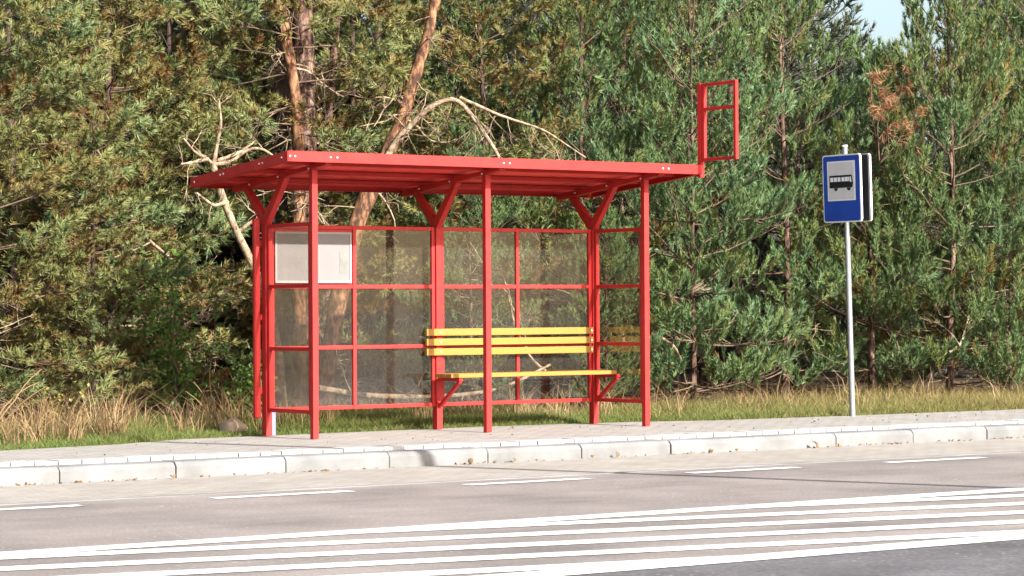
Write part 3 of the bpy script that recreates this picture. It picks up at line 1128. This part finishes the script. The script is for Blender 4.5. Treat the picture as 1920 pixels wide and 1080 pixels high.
def bushy_old(H, Rad, P, first=0.3, dead=20, **k):
    return young_pine(H, Rad, P, 0.07, first, 0.48, 30, dead, 7, 0.02, 0.62)


oa = assemble('pine', 'olive green old pine with drooping boughs near the left picture edge', 'tree', (-1.1, 3.9, 0), bushy_old(6.2, 1.65, dict(OLD, tint=0.58)), MO, 0.4, GO)
ob = assemble('pine', 'yellowish old pine full of brown dead twigs, left of the shelter roof corner', 'tree', (0.25, 4.5, 0), bushy_old(6.4, 1.6, dict(OLD, tint=0.36, tvar=0.2), dead=30), MO, 1.4, GO)
oc = assemble('pine', 'shaded old pine behind the thick trunks above the shelter', 'tree', (1.5, 5.6, 0), bushy_old(6.6, 1.5, dict(OLD, tint=0.5), 1.2, 40), MO, 2.4, GO)
for src, loc, rzz, sc_, lb in [
    (oa, (-2.0, 3.2, 0), 2.6, 0.92, 'old pine cut by the left picture edge, its boughs lit yellow green'),
    (ob, (3.6, 5.2, 0), 4.2, 1.0, 'old pine between the thick trunks and the leaning orange trunk'),
    (oc, (4.9, 4.3, 0), 0.8, 0.95, 'olive pine with fine twigs behind the middle of the roof, right of the arched bough'),
    (oa, (2.4, 6.3, 0), 5.3, 1.05, 'old pine deep behind the thick trunks'),
    (ob, (-0.6, 5.6, 0), 3.3, 1.08, 'tall old pine in the second row near the left edge'),
    (ob, (-0.75, 3.0, 0), 0.2, 0.50, 'low yellowish pine bush in front of the old pine at the left edge'),
    (oc, (2.9, 4.6, 0), 3.8, 0.60, 'low shaded pine seen through the left back panes of the shelter'),
]:
    copy_tree(src, loc, rzz, sc_, lb, GO)


# ---- big trunks above the shelter
def big_trunk(name, label, pts, rads, mat, dead_n, dl=0.9, tops=0, group=None, zr_=(1.6, 4.2)):
    root = thing(name, label, 'tree', (pts[0][0], pts[0][1], 0), 0, group)
    P = np.array(pts, float) - np.array([pts[0][0], pts[0][1], 0])
    # resample smoothly
    s_ = np.linspace(0, len(P) - 1, 36)
    Q = np.stack([np.interp(s_, range(len(P)), P[:, i]) for i in range(3)], 1)
    Q[1:-1] = (Q[:-2] + Q[1:-1] + Q[2:]) / 3
    Q[:, :2] += np.cumsum(rng.normal(0, 0.005, (36, 2)), 0)
    rr = np.interp(s_, range(len(P)), rads) * (1 + rng.normal(0, 0.03, 36))
    a = Acc()
    tube(a, Q, rr, 12)
    a.build('trunk', mat, root, smooth=True)
    for _ in range(dead_n):
        d = Acc()
        zz = rng.uniform(*zr_)
        p = np.array([np.interp(zz, Q[:, 2], Q[:, i]) for i in range(3)])
        az = rng.uniform(0, 6.28)
        dead_branch(d, p, (math.cos(az), math.sin(az), rng.uniform(-0.5, 0.4)), rng.uniform(0.5, 1.0) * dl, rng.uniform(0.008, 0.016), 2, 0, 0.22)
        d.build('dead_branch', DEADWOOD, root, smooth=True)
    if tops:
        c, w_ = Acc(), Acc()
        for _ in range(tops):
            zz = rng.uniform(3.0, 5.6)
            p = np.array([np.interp(zz, Q[:, 2], Q[:, i]) for i in range(3)])
            bough(c, w_, p, rng.uniform(0, 6.28), rng.uniform(0.6, 1.3), rng.uniform(-0.4, 0.4), -0.05, OLD)
        cc = Acc()
        cc.V, cc.F, cc.M, cc.T, cc.n = c.V, c.F, c.M, c.T, c.n
        for V, F, T in zip(w_.V, w_.F, w_.T):
            cc.V.append(V)
            cc.F.append(F + cc.n)
            cc.M.append(np.full(len(F), 1, np.int32))
            cc.T.append(T)
        cc.build('crown', [NEEDLE_OLIVE, TWIG], root)
    return root


big_trunk('pine', 'thickest pine trunk, grey-pink and rough, rising behind the left of the shelter roof', [(2.43, 4.2, -0.1), (2.42, 4.2, 2.0), (2.44, 4.22, 4.0), (2.40, 4.2, 6.5)], [0.17, 0.125, 0.12, 0.10], BARK, 26, 0.9, 14, GO)
big_trunk('pine', 'slender orange-brown pine trunk just left of the thickest trunk', [(2.16, 3.9, -0.1), (2.13, 3.9, 2.6), (2.10, 3.9, 3.4), (1.88, 3.95, 4.7), (1.7, 4.0, 6)], [0.085, 0.07, 0.065, 0.06, 0.05], BARK_ORANGE, 18, 0.8, 24, GO)
big_trunk('pine', 'dark pine trunk in shade between the two trunks above the shelter', [(2.34, 4.6, -0.1), (2.30, 4.6, 2.6), (2.40, 4.6, 4.2), (2.5, 4.6, 6)], [0.11, 0.10, 0.09, 0.08], BARK_DARK, 10, 0.8, 3, GO)
big_trunk('pine', 'thin brown pine trunk just right of the thickest trunk', [(3.0, 4.6, -0.1), (2.95, 4.6, 2.6), (3.05, 4.6, 3.6), (3.15, 4.6, 4.7), (3.3, 4.6, 6)], [0.06, 0.055, 0.05, 0.045, 0.04], BARK, 16, 0.8, 3, GO)
lean_pine = big_trunk('pine', 'leaning orange pine trunk slanting up to the right with an arched bare bough', [(2.36, 3.8, 0.0), (2.55, 3.7, 1.3), (2.74, 3.6, 2.18), (3.19, 3.5, 3.12), (3.46, 3.45, 3.95), (3.66, 3.4, 4.61), (3.9, 3.4, 5.8)], [0.11, 0.10, 0.095, 0.075, 0.062, 0.055, 0.045], BARK_ORANGE, 18, 0.8, 4, GO)
a = Acc()
org = np.array([2.36, 3.8, 0])


def spline(pts, n=24):
    P = np.array(pts, float)
    s_ = np.linspace(0, len(P) - 1, n)
    Q = np.stack([np.interp(s_, range(len(P)), P[:, i]) for i in range(3)], 1)
    for _ in range(2):
        Q[1:-1] = (Q[:-2] + 2 * Q[1:-1] + Q[2:]) / 4
    return Q


arch = spline([(2.95, 3.56, 2.55), (3.05, 3.45, 2.95), (3.38, 3.2, 3.40), (3.63, 3.0, 3.52), (3.77, 2.8, 3.22), (3.93, 2.6, 2.84), (4.0, 2.5, 2.5)]) - org
tube(a, arch, np.linspace(0.042, 0.014, len(arch)), 8)
arch2 = spline([(3.66, 2.97, 3.50), (4.0, 2.7, 3.30), (4.45, 2.5, 3.15), (4.95, 2.4, 2.85)]) - org
tube(a, arch2, np.linspace(0.022, 0.008, len(arch2)), 6)
for i in range(3, 22, 2):
    for A_ in (arch, arch2):
        dead_branch(a, A_[i], (rng.normal(0.3, 0.5), rng.normal(0, 0.5), -0.7), rng.uniform(0.25, 0.7), 0.007, 2, 0, 0.2)
a.build('arched_bough', DEADWOOD, lean_pine, smooth=True)

# thin dark background trunks
for (x, y, lb) in ((3.9, 5.0, 'thin dark pine trunk in shade right of the leaning orange trunk'), (4.35, 5.6, 'thinnest dark pine trunk between the leaning trunk and the green pines')):
    big_trunk('pine', lb, [(x, y, -0.1), (x + 0.05, y, 2.5), (x - 0.05, y, 4.2), (x, y, 6.5)], [0.05, 0.045, 0.04, 0.035], BARK_DARK, 14, 0.7, 3, GO)

# dead leaning tree left of the shelter
dt = thing('dead_tree', 'bleached dead tree leaning behind the left end of the shelter, with forked bare limbs', 'tree', (1.5, 3.1, 0))
org = np.array([1.5, 3.1, 0])
a = Acc()
stem = spline([(1.5, 3.1, -0.05), (1.42, 3.1, 0.9), (1.05, 2.95, 1.66), (0.82, 2.9, 2.0), (0.66, 2.9, 2.35), (0.55, 2.9, 2.68)]) - org
tube(a, stem, np.linspace(0.055, 0.034, len(stem)), 8)
a.build('trunk', DEADWOOD, dt, smooth=True)
a = Acc()
for pts in ([(0.55, 2.9, 2.68), (0.42, 2.8, 2.74), (0.24, 2.7, 2.78), (0.08, 2.65, 2.92)],
            [(0.45, 2.82, 2.73), (0.2, 2.7, 2.68), (0.05, 2.65, 2.66)],
            [(0.55, 2.9, 2.68), (0.72, 2.8, 2.70), (0.86, 2.75, 2.84), (1.02, 2.7, 2.86), (1.2, 2.65, 2.72)],
            [(0.60, 2.88, 2.72), (0.80, 2.8, 2.80), (0.98, 2.8, 2.92)],
            [(0.56, 2.9, 2.68), (0.58, 2.85, 2.9), (0.6, 2.8, 3.1), (0.57, 2.8, 3.35)],
            [(0.85, 2.9, 2.0), (0.98, 2.8, 2.12), (1.08, 2.75, 2.15)],
            [(0.72, 2.9, 2.3), (0.5, 2.8, 2.25), (0.25, 2.7, 2.38)]):
    q = spline(pts, 14) - org
    tube(a, q, np.linspace(0.024, 0.010, len(q)), 6)
    for i in (4, 7, 10, 12):
        dead_branch(a, q[i], rng.normal(0, 0.6, 3) + np.array([0, -0.2, 0.2]), rng.uniform(0.15, 0.45), 0.006, 1, 0, 0.2)
a.build('limb', DEADWOOD, dt, smooth=True)

# tangle of dead boughs hanging under the old pines (each its own thing)
for (x, y, z, dx, dz, L, lb) in (
    (0.3, 3.3, 1.7, -0.9, 0.6, 1.5, 'bare dead bough slanting up through the olive pines left of the shelter'),
    (-0.2, 3.0, 0.75, 0.8, 0.35, 1.1, 'bare dead bough lying among brush above the dry grass on the left'),
    (4.6, 2.7, 0.5, -0.9, 0.42, 1.3, 'pale dead bough slanting behind the seat of the yellow bench'),
    (6.0, 2.6, 0.9, 0.9, -0.45, 1.2, 'curved pale dead bough right of the shelter, ending at the thin pine trunk'),
    (10.6, 2.5, 0.62, 0.8, 0.35, 1.0, 'tangle of grey dead boughs near the ground right of the sign pole'),
):
    a = Acc()
    for _ in range(1):
        dead_branch(a, (0, 0, 0), (dx, 0.0, dz), L, 0.022, 3, 0, 0.13)
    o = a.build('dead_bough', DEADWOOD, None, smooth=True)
    o.location = (x, y, z)
    tag(o, lb, 'branch', 'dead boughs in the wood')
# the pale fallen limb behind the glazing
a = Acc()
lg = spline([(1.25, 2.0, 0.40), (1.9, 2.05, 0.30), (2.7, 2.1, 0.27), (3.35, 2.1, 0.30), (3.75, 2.15, 0.38), (4.3, 2.2, 0.58)]) - np.array([1.25, 2.0, 0])
tube(a, lg, np.linspace(0.032, 0.014, len(lg)), 7)
for i in (3, 7, 12, 16, 20):
    dead_branch(a, lg[i], rng.normal(0, 0.5, 3) + np.array([0, 0, 0.1]), rng.uniform(0.2, 0.6), 0.008, 1)
o = a.build('fallen_limb', DEADWOOD, None, smooth=True)
o.location = (1.25, 2.0, 0)
tag(o, 'long pale fallen limb lying behind the glass back wall of the shelter', 'branch')

# ---- leafy shrub left of the shelter
def shrub(name, label, loc, n_stem, H, spread, leaf, mat, per, cat='shrub', size=0.06):
    root = thing(name, label, cat, loc)
    st, lf = Acc(), Acc()
    for _ in range(n_stem):
        pl = wiggle((rng.normal(0, 0.05), rng.normal(0, 0.05), -0.05), (rng.normal(0, spread), rng.normal(0, spread), 1), H * rng.uniform(0.6, 1.1), 9, 0.14, 0.02)
        tube(st, pl, np.linspace(0.010, 0.003, len(pl)), 4)
        for i in range(2, len(pl)):
            for _k in range(per):
                d = rng.normal(0, 1, 3)
                d[2] = abs(d[2]) * 0.4
                d = unit(d)
                b = pl[i] + d * rng.uniform(0.02, 0.22)
                leaves(lf, b + rng.normal(0, 0.03, (3, 3)), unit(d + rng.normal(0, 0.6, (3, 3))), rng.uniform(size * 0.7, size * 1.2, 3), np.full(3, rng.uniform(0.2, 0.95)))
    st.build('stem', TWIG, root)
    lf.build('foliage', mat, root)
    return root


shrub('shrub', 'bright green leafy shrub among the olive pines just left of the shelter', (0.15, 2.75, 0), 8, 1.75, 0.16, 0.05, LEAF, 9)
shrub('shrub', 'small yellow-green weed rising from the dry grass near the left edge', (-1.55, 2.2, 0), 2, 0.75, 0.08, 0.05, LEAF_YELLOW, 3, 'plant', 0.045)
shrub('shrub', 'low dark leafy shrub in the brush between the left pines and the shelter', (0.75, 2.55, 0), 4, 0.7, 0.3, 0.05, LEAF, 6)
# broadleaf tree with small yellowing leaves above the sign frame
bt = thing('birch', 'broadleaf tree with small yellowing leaves behind the empty red sign frame', 'tree', (9.6, 6.0, 0))
st, lf, tk = Acc(), Acc(), Acc()
pl = wiggle((0, 0, -0.1), (0.02, 0, 1), 7.5, 20, 0.03)
tube(tk, pl, np.linspace(0.07, 0.012, len(pl)), 8)
tk.build('trunk', BARK, bt, smooth=True)
for i in range(7, 20):
    for _k in range(6):
        az = rng.uniform(0, 6.28)
        b = wiggle(pl[i], (math.cos(az), math.sin(az), 0.6), rng.uniform(0.6, 1.5), 8, 0.12, -0.03)
        tube(st, b, np.linspace(0.010, 0.002, len(b)), 3)
        for j in range(2, len(b)):
            m = 22
            q = b[j] + rng.normal(0, 0.10, (m, 3))
            leaves(lf, q, rng.normal(0, 1, (m, 3)) + np.array([0, 0, -0.5]), rng.uniform(0.028, 0.045, m), rng.uniform(0.1, 1, m))
st.build('limb', TWIG, bt)
lf.build('crown', LEAF_YELLOW, bt)

# ---- the wood behind, reading as one mass: one object
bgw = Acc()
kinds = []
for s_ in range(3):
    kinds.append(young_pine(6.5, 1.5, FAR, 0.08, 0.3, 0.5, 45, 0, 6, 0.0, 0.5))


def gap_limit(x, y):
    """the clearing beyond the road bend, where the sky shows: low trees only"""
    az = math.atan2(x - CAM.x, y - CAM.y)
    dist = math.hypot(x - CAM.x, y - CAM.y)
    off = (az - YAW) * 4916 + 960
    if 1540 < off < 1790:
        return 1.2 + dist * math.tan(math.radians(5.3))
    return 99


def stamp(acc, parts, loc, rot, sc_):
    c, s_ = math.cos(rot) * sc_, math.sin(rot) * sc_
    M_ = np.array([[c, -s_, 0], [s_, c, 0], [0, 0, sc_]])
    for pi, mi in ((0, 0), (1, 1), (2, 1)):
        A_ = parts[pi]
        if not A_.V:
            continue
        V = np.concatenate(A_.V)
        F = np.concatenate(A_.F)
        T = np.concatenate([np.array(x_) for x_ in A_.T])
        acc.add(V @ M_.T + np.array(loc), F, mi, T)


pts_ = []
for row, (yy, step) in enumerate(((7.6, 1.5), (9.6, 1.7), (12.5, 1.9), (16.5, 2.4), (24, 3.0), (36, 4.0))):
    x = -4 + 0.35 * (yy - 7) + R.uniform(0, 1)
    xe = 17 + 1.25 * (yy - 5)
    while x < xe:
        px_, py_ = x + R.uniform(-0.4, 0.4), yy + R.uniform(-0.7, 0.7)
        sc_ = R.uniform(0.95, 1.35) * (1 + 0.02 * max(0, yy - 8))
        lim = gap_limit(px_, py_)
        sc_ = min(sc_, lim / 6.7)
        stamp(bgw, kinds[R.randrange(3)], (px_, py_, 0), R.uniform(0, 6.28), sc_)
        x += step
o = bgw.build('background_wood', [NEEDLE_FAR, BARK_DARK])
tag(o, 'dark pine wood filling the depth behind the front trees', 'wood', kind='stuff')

# ------------------------------------------------------------------ grass
def blades(acc, X, Y, Z, h, w, tint, lean=0.35, bend=0.3):
    N = len(X)
    az = rng.uniform(0, 6.28, N)
    ln = rng.normal(0, lean, (N, 2))
    h = np.broadcast_to(h, (N,))
    b = np.stack([X, Y, Z], 1)
    sd_ = np.stack([np.cos(az), np.sin(az), np.zeros(N)], 1) * (np.broadcast_to(w, (N,)) / 2)[:, None]
    d1 = np.stack([ln[:, 0], ln[:, 1], np.ones(N)], 1) * (h * 0.55)[:, None]
    d2 = np.stack([ln[:, 0] * (1 + bend * 3), ln[:, 1] * (1 + bend * 3), np.full(N, 0.8)], 1) * (h * 0.5)[:, None]
    V = np.stack([b - sd_, b + sd_, b + d1 - sd_ * 0.7, b + d1 + sd_ * 0.7, b + d1 + d2], 1).reshape(-1, 3)
    i = np.arange(N)[:, None] * 5
    F = np.concatenate([i + [0, 1, 3], i + [0, 3, 2], i + [2, 3, 4]])
    acc.add(V, F, 0, np.repeat(np.clip(tint, 0, 1), 5))


EY = np.array(edge)
FZ = np.vectorize(floor_z)
g = Acc()
N = 120000
X = rng.uniform(-4, 17, N)
d_ = rng.exponential(0.75, N)
Yg = np.interp(X, EY[:, 0], EY[:, 1]) + 0.015 + d_
keep = d_ < 3.2
X, Yg, d_ = X[keep], Yg[keep], d_[keep]
patch = 0.5 + 0.5 * np.sin(X * 1.3 + 2 * np.sin(Yg * 1.7)) * np.cos(Yg * 2.1 + X * 0.4)
dryx = np.clip((X - 4) / 6, 0, 1)
tint = np.clip(rng.normal(0.80 - 0.36 * dryx - 0.10 * d_ - 0.18 * patch, 0.22), 0, 1)
hgt = rng.uniform(0.05, 0.13, len(X)) * (1 + 0.5 * np.clip(d_, 0, 1.5)) * (0.65 + 0.7 * patch)
hgt *= np.clip(0.35 + d_ * 4, 0.35, 1)
blades(g, X, Yg, FZ(X, Yg) - 0.01, hgt, 0.007, tint)
n = 26000
X = rng.uniform(4.5, 17, n)
dd = rng.uniform(0.25, 2.6, n)
Yg = np.interp(X, EY[:, 0], EY[:, 1]) + dd
clump = np.sin(X * 5.1 + 3 * np.sin(Yg * 2.3)) * np.cos(Yg * 4.3 + X * 1.7) + 0.5 * np.sin(X * 11.3 + Yg * 7.7)
kp = clump > rng.uniform(-0.7, 0.9, n)
X, Yg, clump = X[kp], Yg[kp], clump[kp]
n = len(X)
blades(g, X, Yg, FZ(X, Yg) - 0.01, (0.06 + 0.12 * np.clip(clump, 0, 1.2)) * rng.uniform(0.5, 1.3, n), 0.008, np.clip(rng.normal(0.50, 0.16, n) + 0.15 * np.sin(X * 2.2), 0, 1), 0.45, 0.5)
o = g.build('grass', GRASS)
tag(o, 'short green and yellowing grass along the back of the pavement', 'grass', kind='stuff')

g = Acc()
# tall dry stalks in tufts (dense at the left, sparser at the right)
cx = np.concatenate([rng.uniform(-3.2, 1.0, 70), rng.uniform(1.0, 5.2, 45), rng.uniform(5.0, 15, 70)])
cy = np.interp(cx, EY[:, 0], EY[:, 1]) + np.where(cx < 1, rng.uniform(0.45, 2.3, len(cx)), rng.uniform(0.55, 2.4, len(cx)))
XX, YY, HH, TT = [], [], [], []
for x, y in zip(cx, cy):
    n = rng.integers(8, 40) if x < 5 else rng.integers(4, 16)
    hh = (rng.uniform(0.25, 0.62) if x < 1.2 else rng.uniform(0.2, 0.55))
    XX.append(x + rng.normal(0, 0.07, n))
    YY.append(y + rng.normal(0, 0.07, n))
    HH.append(hh * rng.uniform(0.5, 1.15, n))
    TT.append(np.clip(rng.normal(rng.uniform(0.3, 0.8), 0.2, n), 0, 1))
XX, YY, HH, TT = map(np.concatenate, (XX, YY, HH, TT))
blades(g, XX, YY, FZ(XX, YY) - 0.01, HH, 0.009, TT, 0.28, 0.5)
# a brown litter layer of fine twigs under the trees
n = 6000
X = rng.uniform(-4, 17, n)
Yg = np.interp(X, EY[:, 0], EY[:, 1]) + rng.uniform(1.0, 4.5, n)
blades(g, X, Yg, FZ(X, Yg), rng.uniform(0.06, 0.26, n), 0.008, rng.uniform(0.1, 0.8, n), 0.9, 0.5)
o = g.build('dry_grass', STRAW)
tag(o, 'tall straw-coloured dry grass and brush at the foot of the trees', 'grass', kind='stuff')

# big arching straw stems that read singly
for (x, y, z0, dx, L, lb) in ((-2.6, 1.5, 0.02, 0.55, 1.0, 'thick bent straw stem arching over the grass at the left edge'),
                              (-0.15, 1.6, 0.0, -0.3, 0.75, 'upright pair of pale stalks in the dry grass left of the shelter'),
                              (0.35, 1.5, 0.0, 0.35, 0.85, 'pale stalks crossing just beside the red outer rail of the shelter')):
    a = Acc()
    for s_ in range(3):
        pl = wiggle((rng.normal(0, 0.06), rng.normal(0, 0.05), 0), (dx + rng.normal(0, 0.25), rng.normal(0, 0.1), 0.9), L * rng.uniform(0.7, 1), 10, 0.07, -0.07 if abs(dx) > 0.5 else 0.0)
        tube(a, pl, np.linspace(0.011, 0.004, len(pl)), 4)
    o = a.build('dry_stalk', STRAW)
    o.location = (x, y, z0)
    tag(o, lb, 'plant', 'thick dry stalks in the verge')

# pale stone in the dry grass
bm = bmesh.new()
bmesh.ops.create_icosphere(bm, subdivisions=3, radius=0.12)
for v_ in bm.verts:
    n_ = math.sin(v_.co.x * 31 + 1) * math.cos(v_.co.y * 27) * 0.16 + math.sin(v_.co.z * 40 + v_.co.x * 18) * 0.08
    v_.co *= 1 + n_
    v_.co.x *= 1.15
    v_.co.z *= 0.8
o = obj('stone', bm, STONE, smooth=True)
o.location = (-0.1, 1.35, 0.06)
tag(o, 'pale brown stone half hidden in the dry grass left of the shelter', 'stone')

# grit and bits of leaf swept against the kerb foot and over the pavement
g = Acc()
n = 700
X = rng.uniform(-5, 10, n)
keep = np.sin(X * 3.1) + np.sin(X * 7.7 + 1) > rng.uniform(-1.2, 2.2, n)
X = X[keep]
n = len(X)
Yg = KY - 0.012 - rng.exponential(0.03, n)
P_ = np.stack([X, Yg, np.full(n, ZR + 0.004)], 1)
leaves(g, P_, np.stack([rng.normal(0, 1, n), rng.normal(0, 0.5, n), rng.uniform(0.0, 0.35, n)], 1), rng.uniform(0.012, 0.04, n), np.full(n, 0.5))
n = 260
P_ = np.stack([rng.uniform(-4, 11, n), rng.uniform(-1.8, 0.5, n), np.full(n, 0.004)], 1)
leaves(g, P_, np.stack([rng.normal(0, 1, n), rng.normal(0, 1, n), rng.uniform(0.0, 0.25, n)], 1), rng.uniform(0.008, 0.028, n), np.full(n, 0.5))
o = g.build('leaf_litter', DEADLEAF)
tag(o, 'brown grit and scraps of leaf swept along the foot of the kerb', 'litter', kind='stuff')

# fallen leaves against the kerb and on the pavement
LV = [(0.10, -2.37, 0.085, 'large curled brown leaf against the kerb below the yellow bench'),
      (0.55, -2.36, 0.06, 'small tan leaf at the kerb, just right of the large curled brown leaf'),
      (1.40, -2.36, 0.06, 'upright brown leaf at a kerb joint below the right rear shelter post'),
      (1.66, -2.36, 0.08, 'pale upright leaf at the kerb below the right shelter end panel'),
      (3.98, -2.37, 0.11, 'largest yellow leaf leaning on the kerb below and left of the sign pole'),
      (4.26, -2.36, 0.06, 'small brown leaf at the kerb joint beside the largest yellow leaf'),
      (2.75, -2.37, 0.05, 'small dark leaf in the gutter midway between shelter and sign pole'),
      (3.05, -2.36, 0.05, 'curled dark leaf in the gutter left of the largest yellow leaf'),
      (5.55, -2.42, 0.06, 'dark leaf lying in the gutter below the sign pole'),
      (-2.75, -2.40, 0.09, 'flat brown leaf under the kerb near the left edge'),
      (2.62, 0.55, 0.06, 'pale leaf on the pavement under the shelter bench'),
      (5.6, -0.6, 0.06, 'brown leaf lying on the pavement left of the sign pole'),
      (7.4, -0.4, 0.06, 'brown leaf lying on the pavement right of the sign pole base'),
      (9.1, -0.2, 0.06, 'brown leaf on the pavement near the right picture edge')]
for x, y, s_, lb in LV:
    s_ *= 0.68
    bm = bmesh.new()
    n = 8
    pr = []
    for k in range(n + 1):
        tt = k / n
        wd = s_ * 0.42 * math.sin(math.pi * tt ** 0.8)
        zz = 0.25 * s_ * math.sin(math.pi * tt) + R.uniform(0, 0.06) * s_
        pr.append((bm.verts.new((-wd, (tt - 0.5) * s_, zz + 0.35 * wd)), bm.verts.new((0, (tt - 0.5) * s_, zz)), bm.verts.new((wd, (tt - 0.5) * s_, zz + 0.5 * wd))))
    for p, q in zip(pr, pr[1:]):
        for i in (0, 1):
            bm.faces.new((p[i], p[i + 1], q[i + 1], q[i]))
    o = obj('fallen_leaf', bm, DEADLEAF, smooth=True)
    md = o.modifiers.new('thick', 'SOLIDIFY')
    md.thickness = 0.002
    up_ = R.uniform(0.5, 1.2) if y < -2 and y > -2.39 else R.uniform(-0.2, 0.2)
    o.rotation_euler = (up_, R.uniform(-0.3, 0.3), R.uniform(-0.8, 0.8))
    o.location = (x, y - (0.02 if y < -2 else 0), (ZR if y < -2 else 0) + 0.006 + max(0, 0.45 * s_ * math.sin(up_)))
    tag(o, lb, 'leaf', 'fallen leaves along the kerb and pavement')

# ------------------------------------------------------------------ overhead cable (its shadow crosses the pavement and the road)
PA, PB = np.array([5.2, -22.0]), np.array([-6.55, 12.0])
cb = thing('overhead_cable', 'black overhead cable strung between wooden poles across the road, seen as a thin shadow', 'cable', (PA[0], PA[1], 0))
a = Acc()
A0, A1 = np.array([PA[0], PA[1], 4.35]), np.array([PB[0], PB[1], 4.35])
tt = np.linspace(0, 1, 30)
pl = A0 + (A1 - A0) * tt[:, None] - np.array([PA[0], PA[1], 0])
pl[:, 2] -= 0.12 * 4 * tt * (1 - tt)
tube(a, pl, np.full(30, 0.066), 6)
a.build('cable', CABLE, cb)
for (x, y) in (PA, PB):
    bm = bmesh.new()
    cyl(bm, (x, y, -0.3), (0, 0, 1), 0.11, 4.9, 14)
    po = obj('utility_pole', bm, BARK)
    tag(po, 'wooden utility pole %s carrying the overhead cable' % ('on the near side of the road' if y < 0 else 'inside the wood'), 'pole', 'wooden poles carrying the cable')
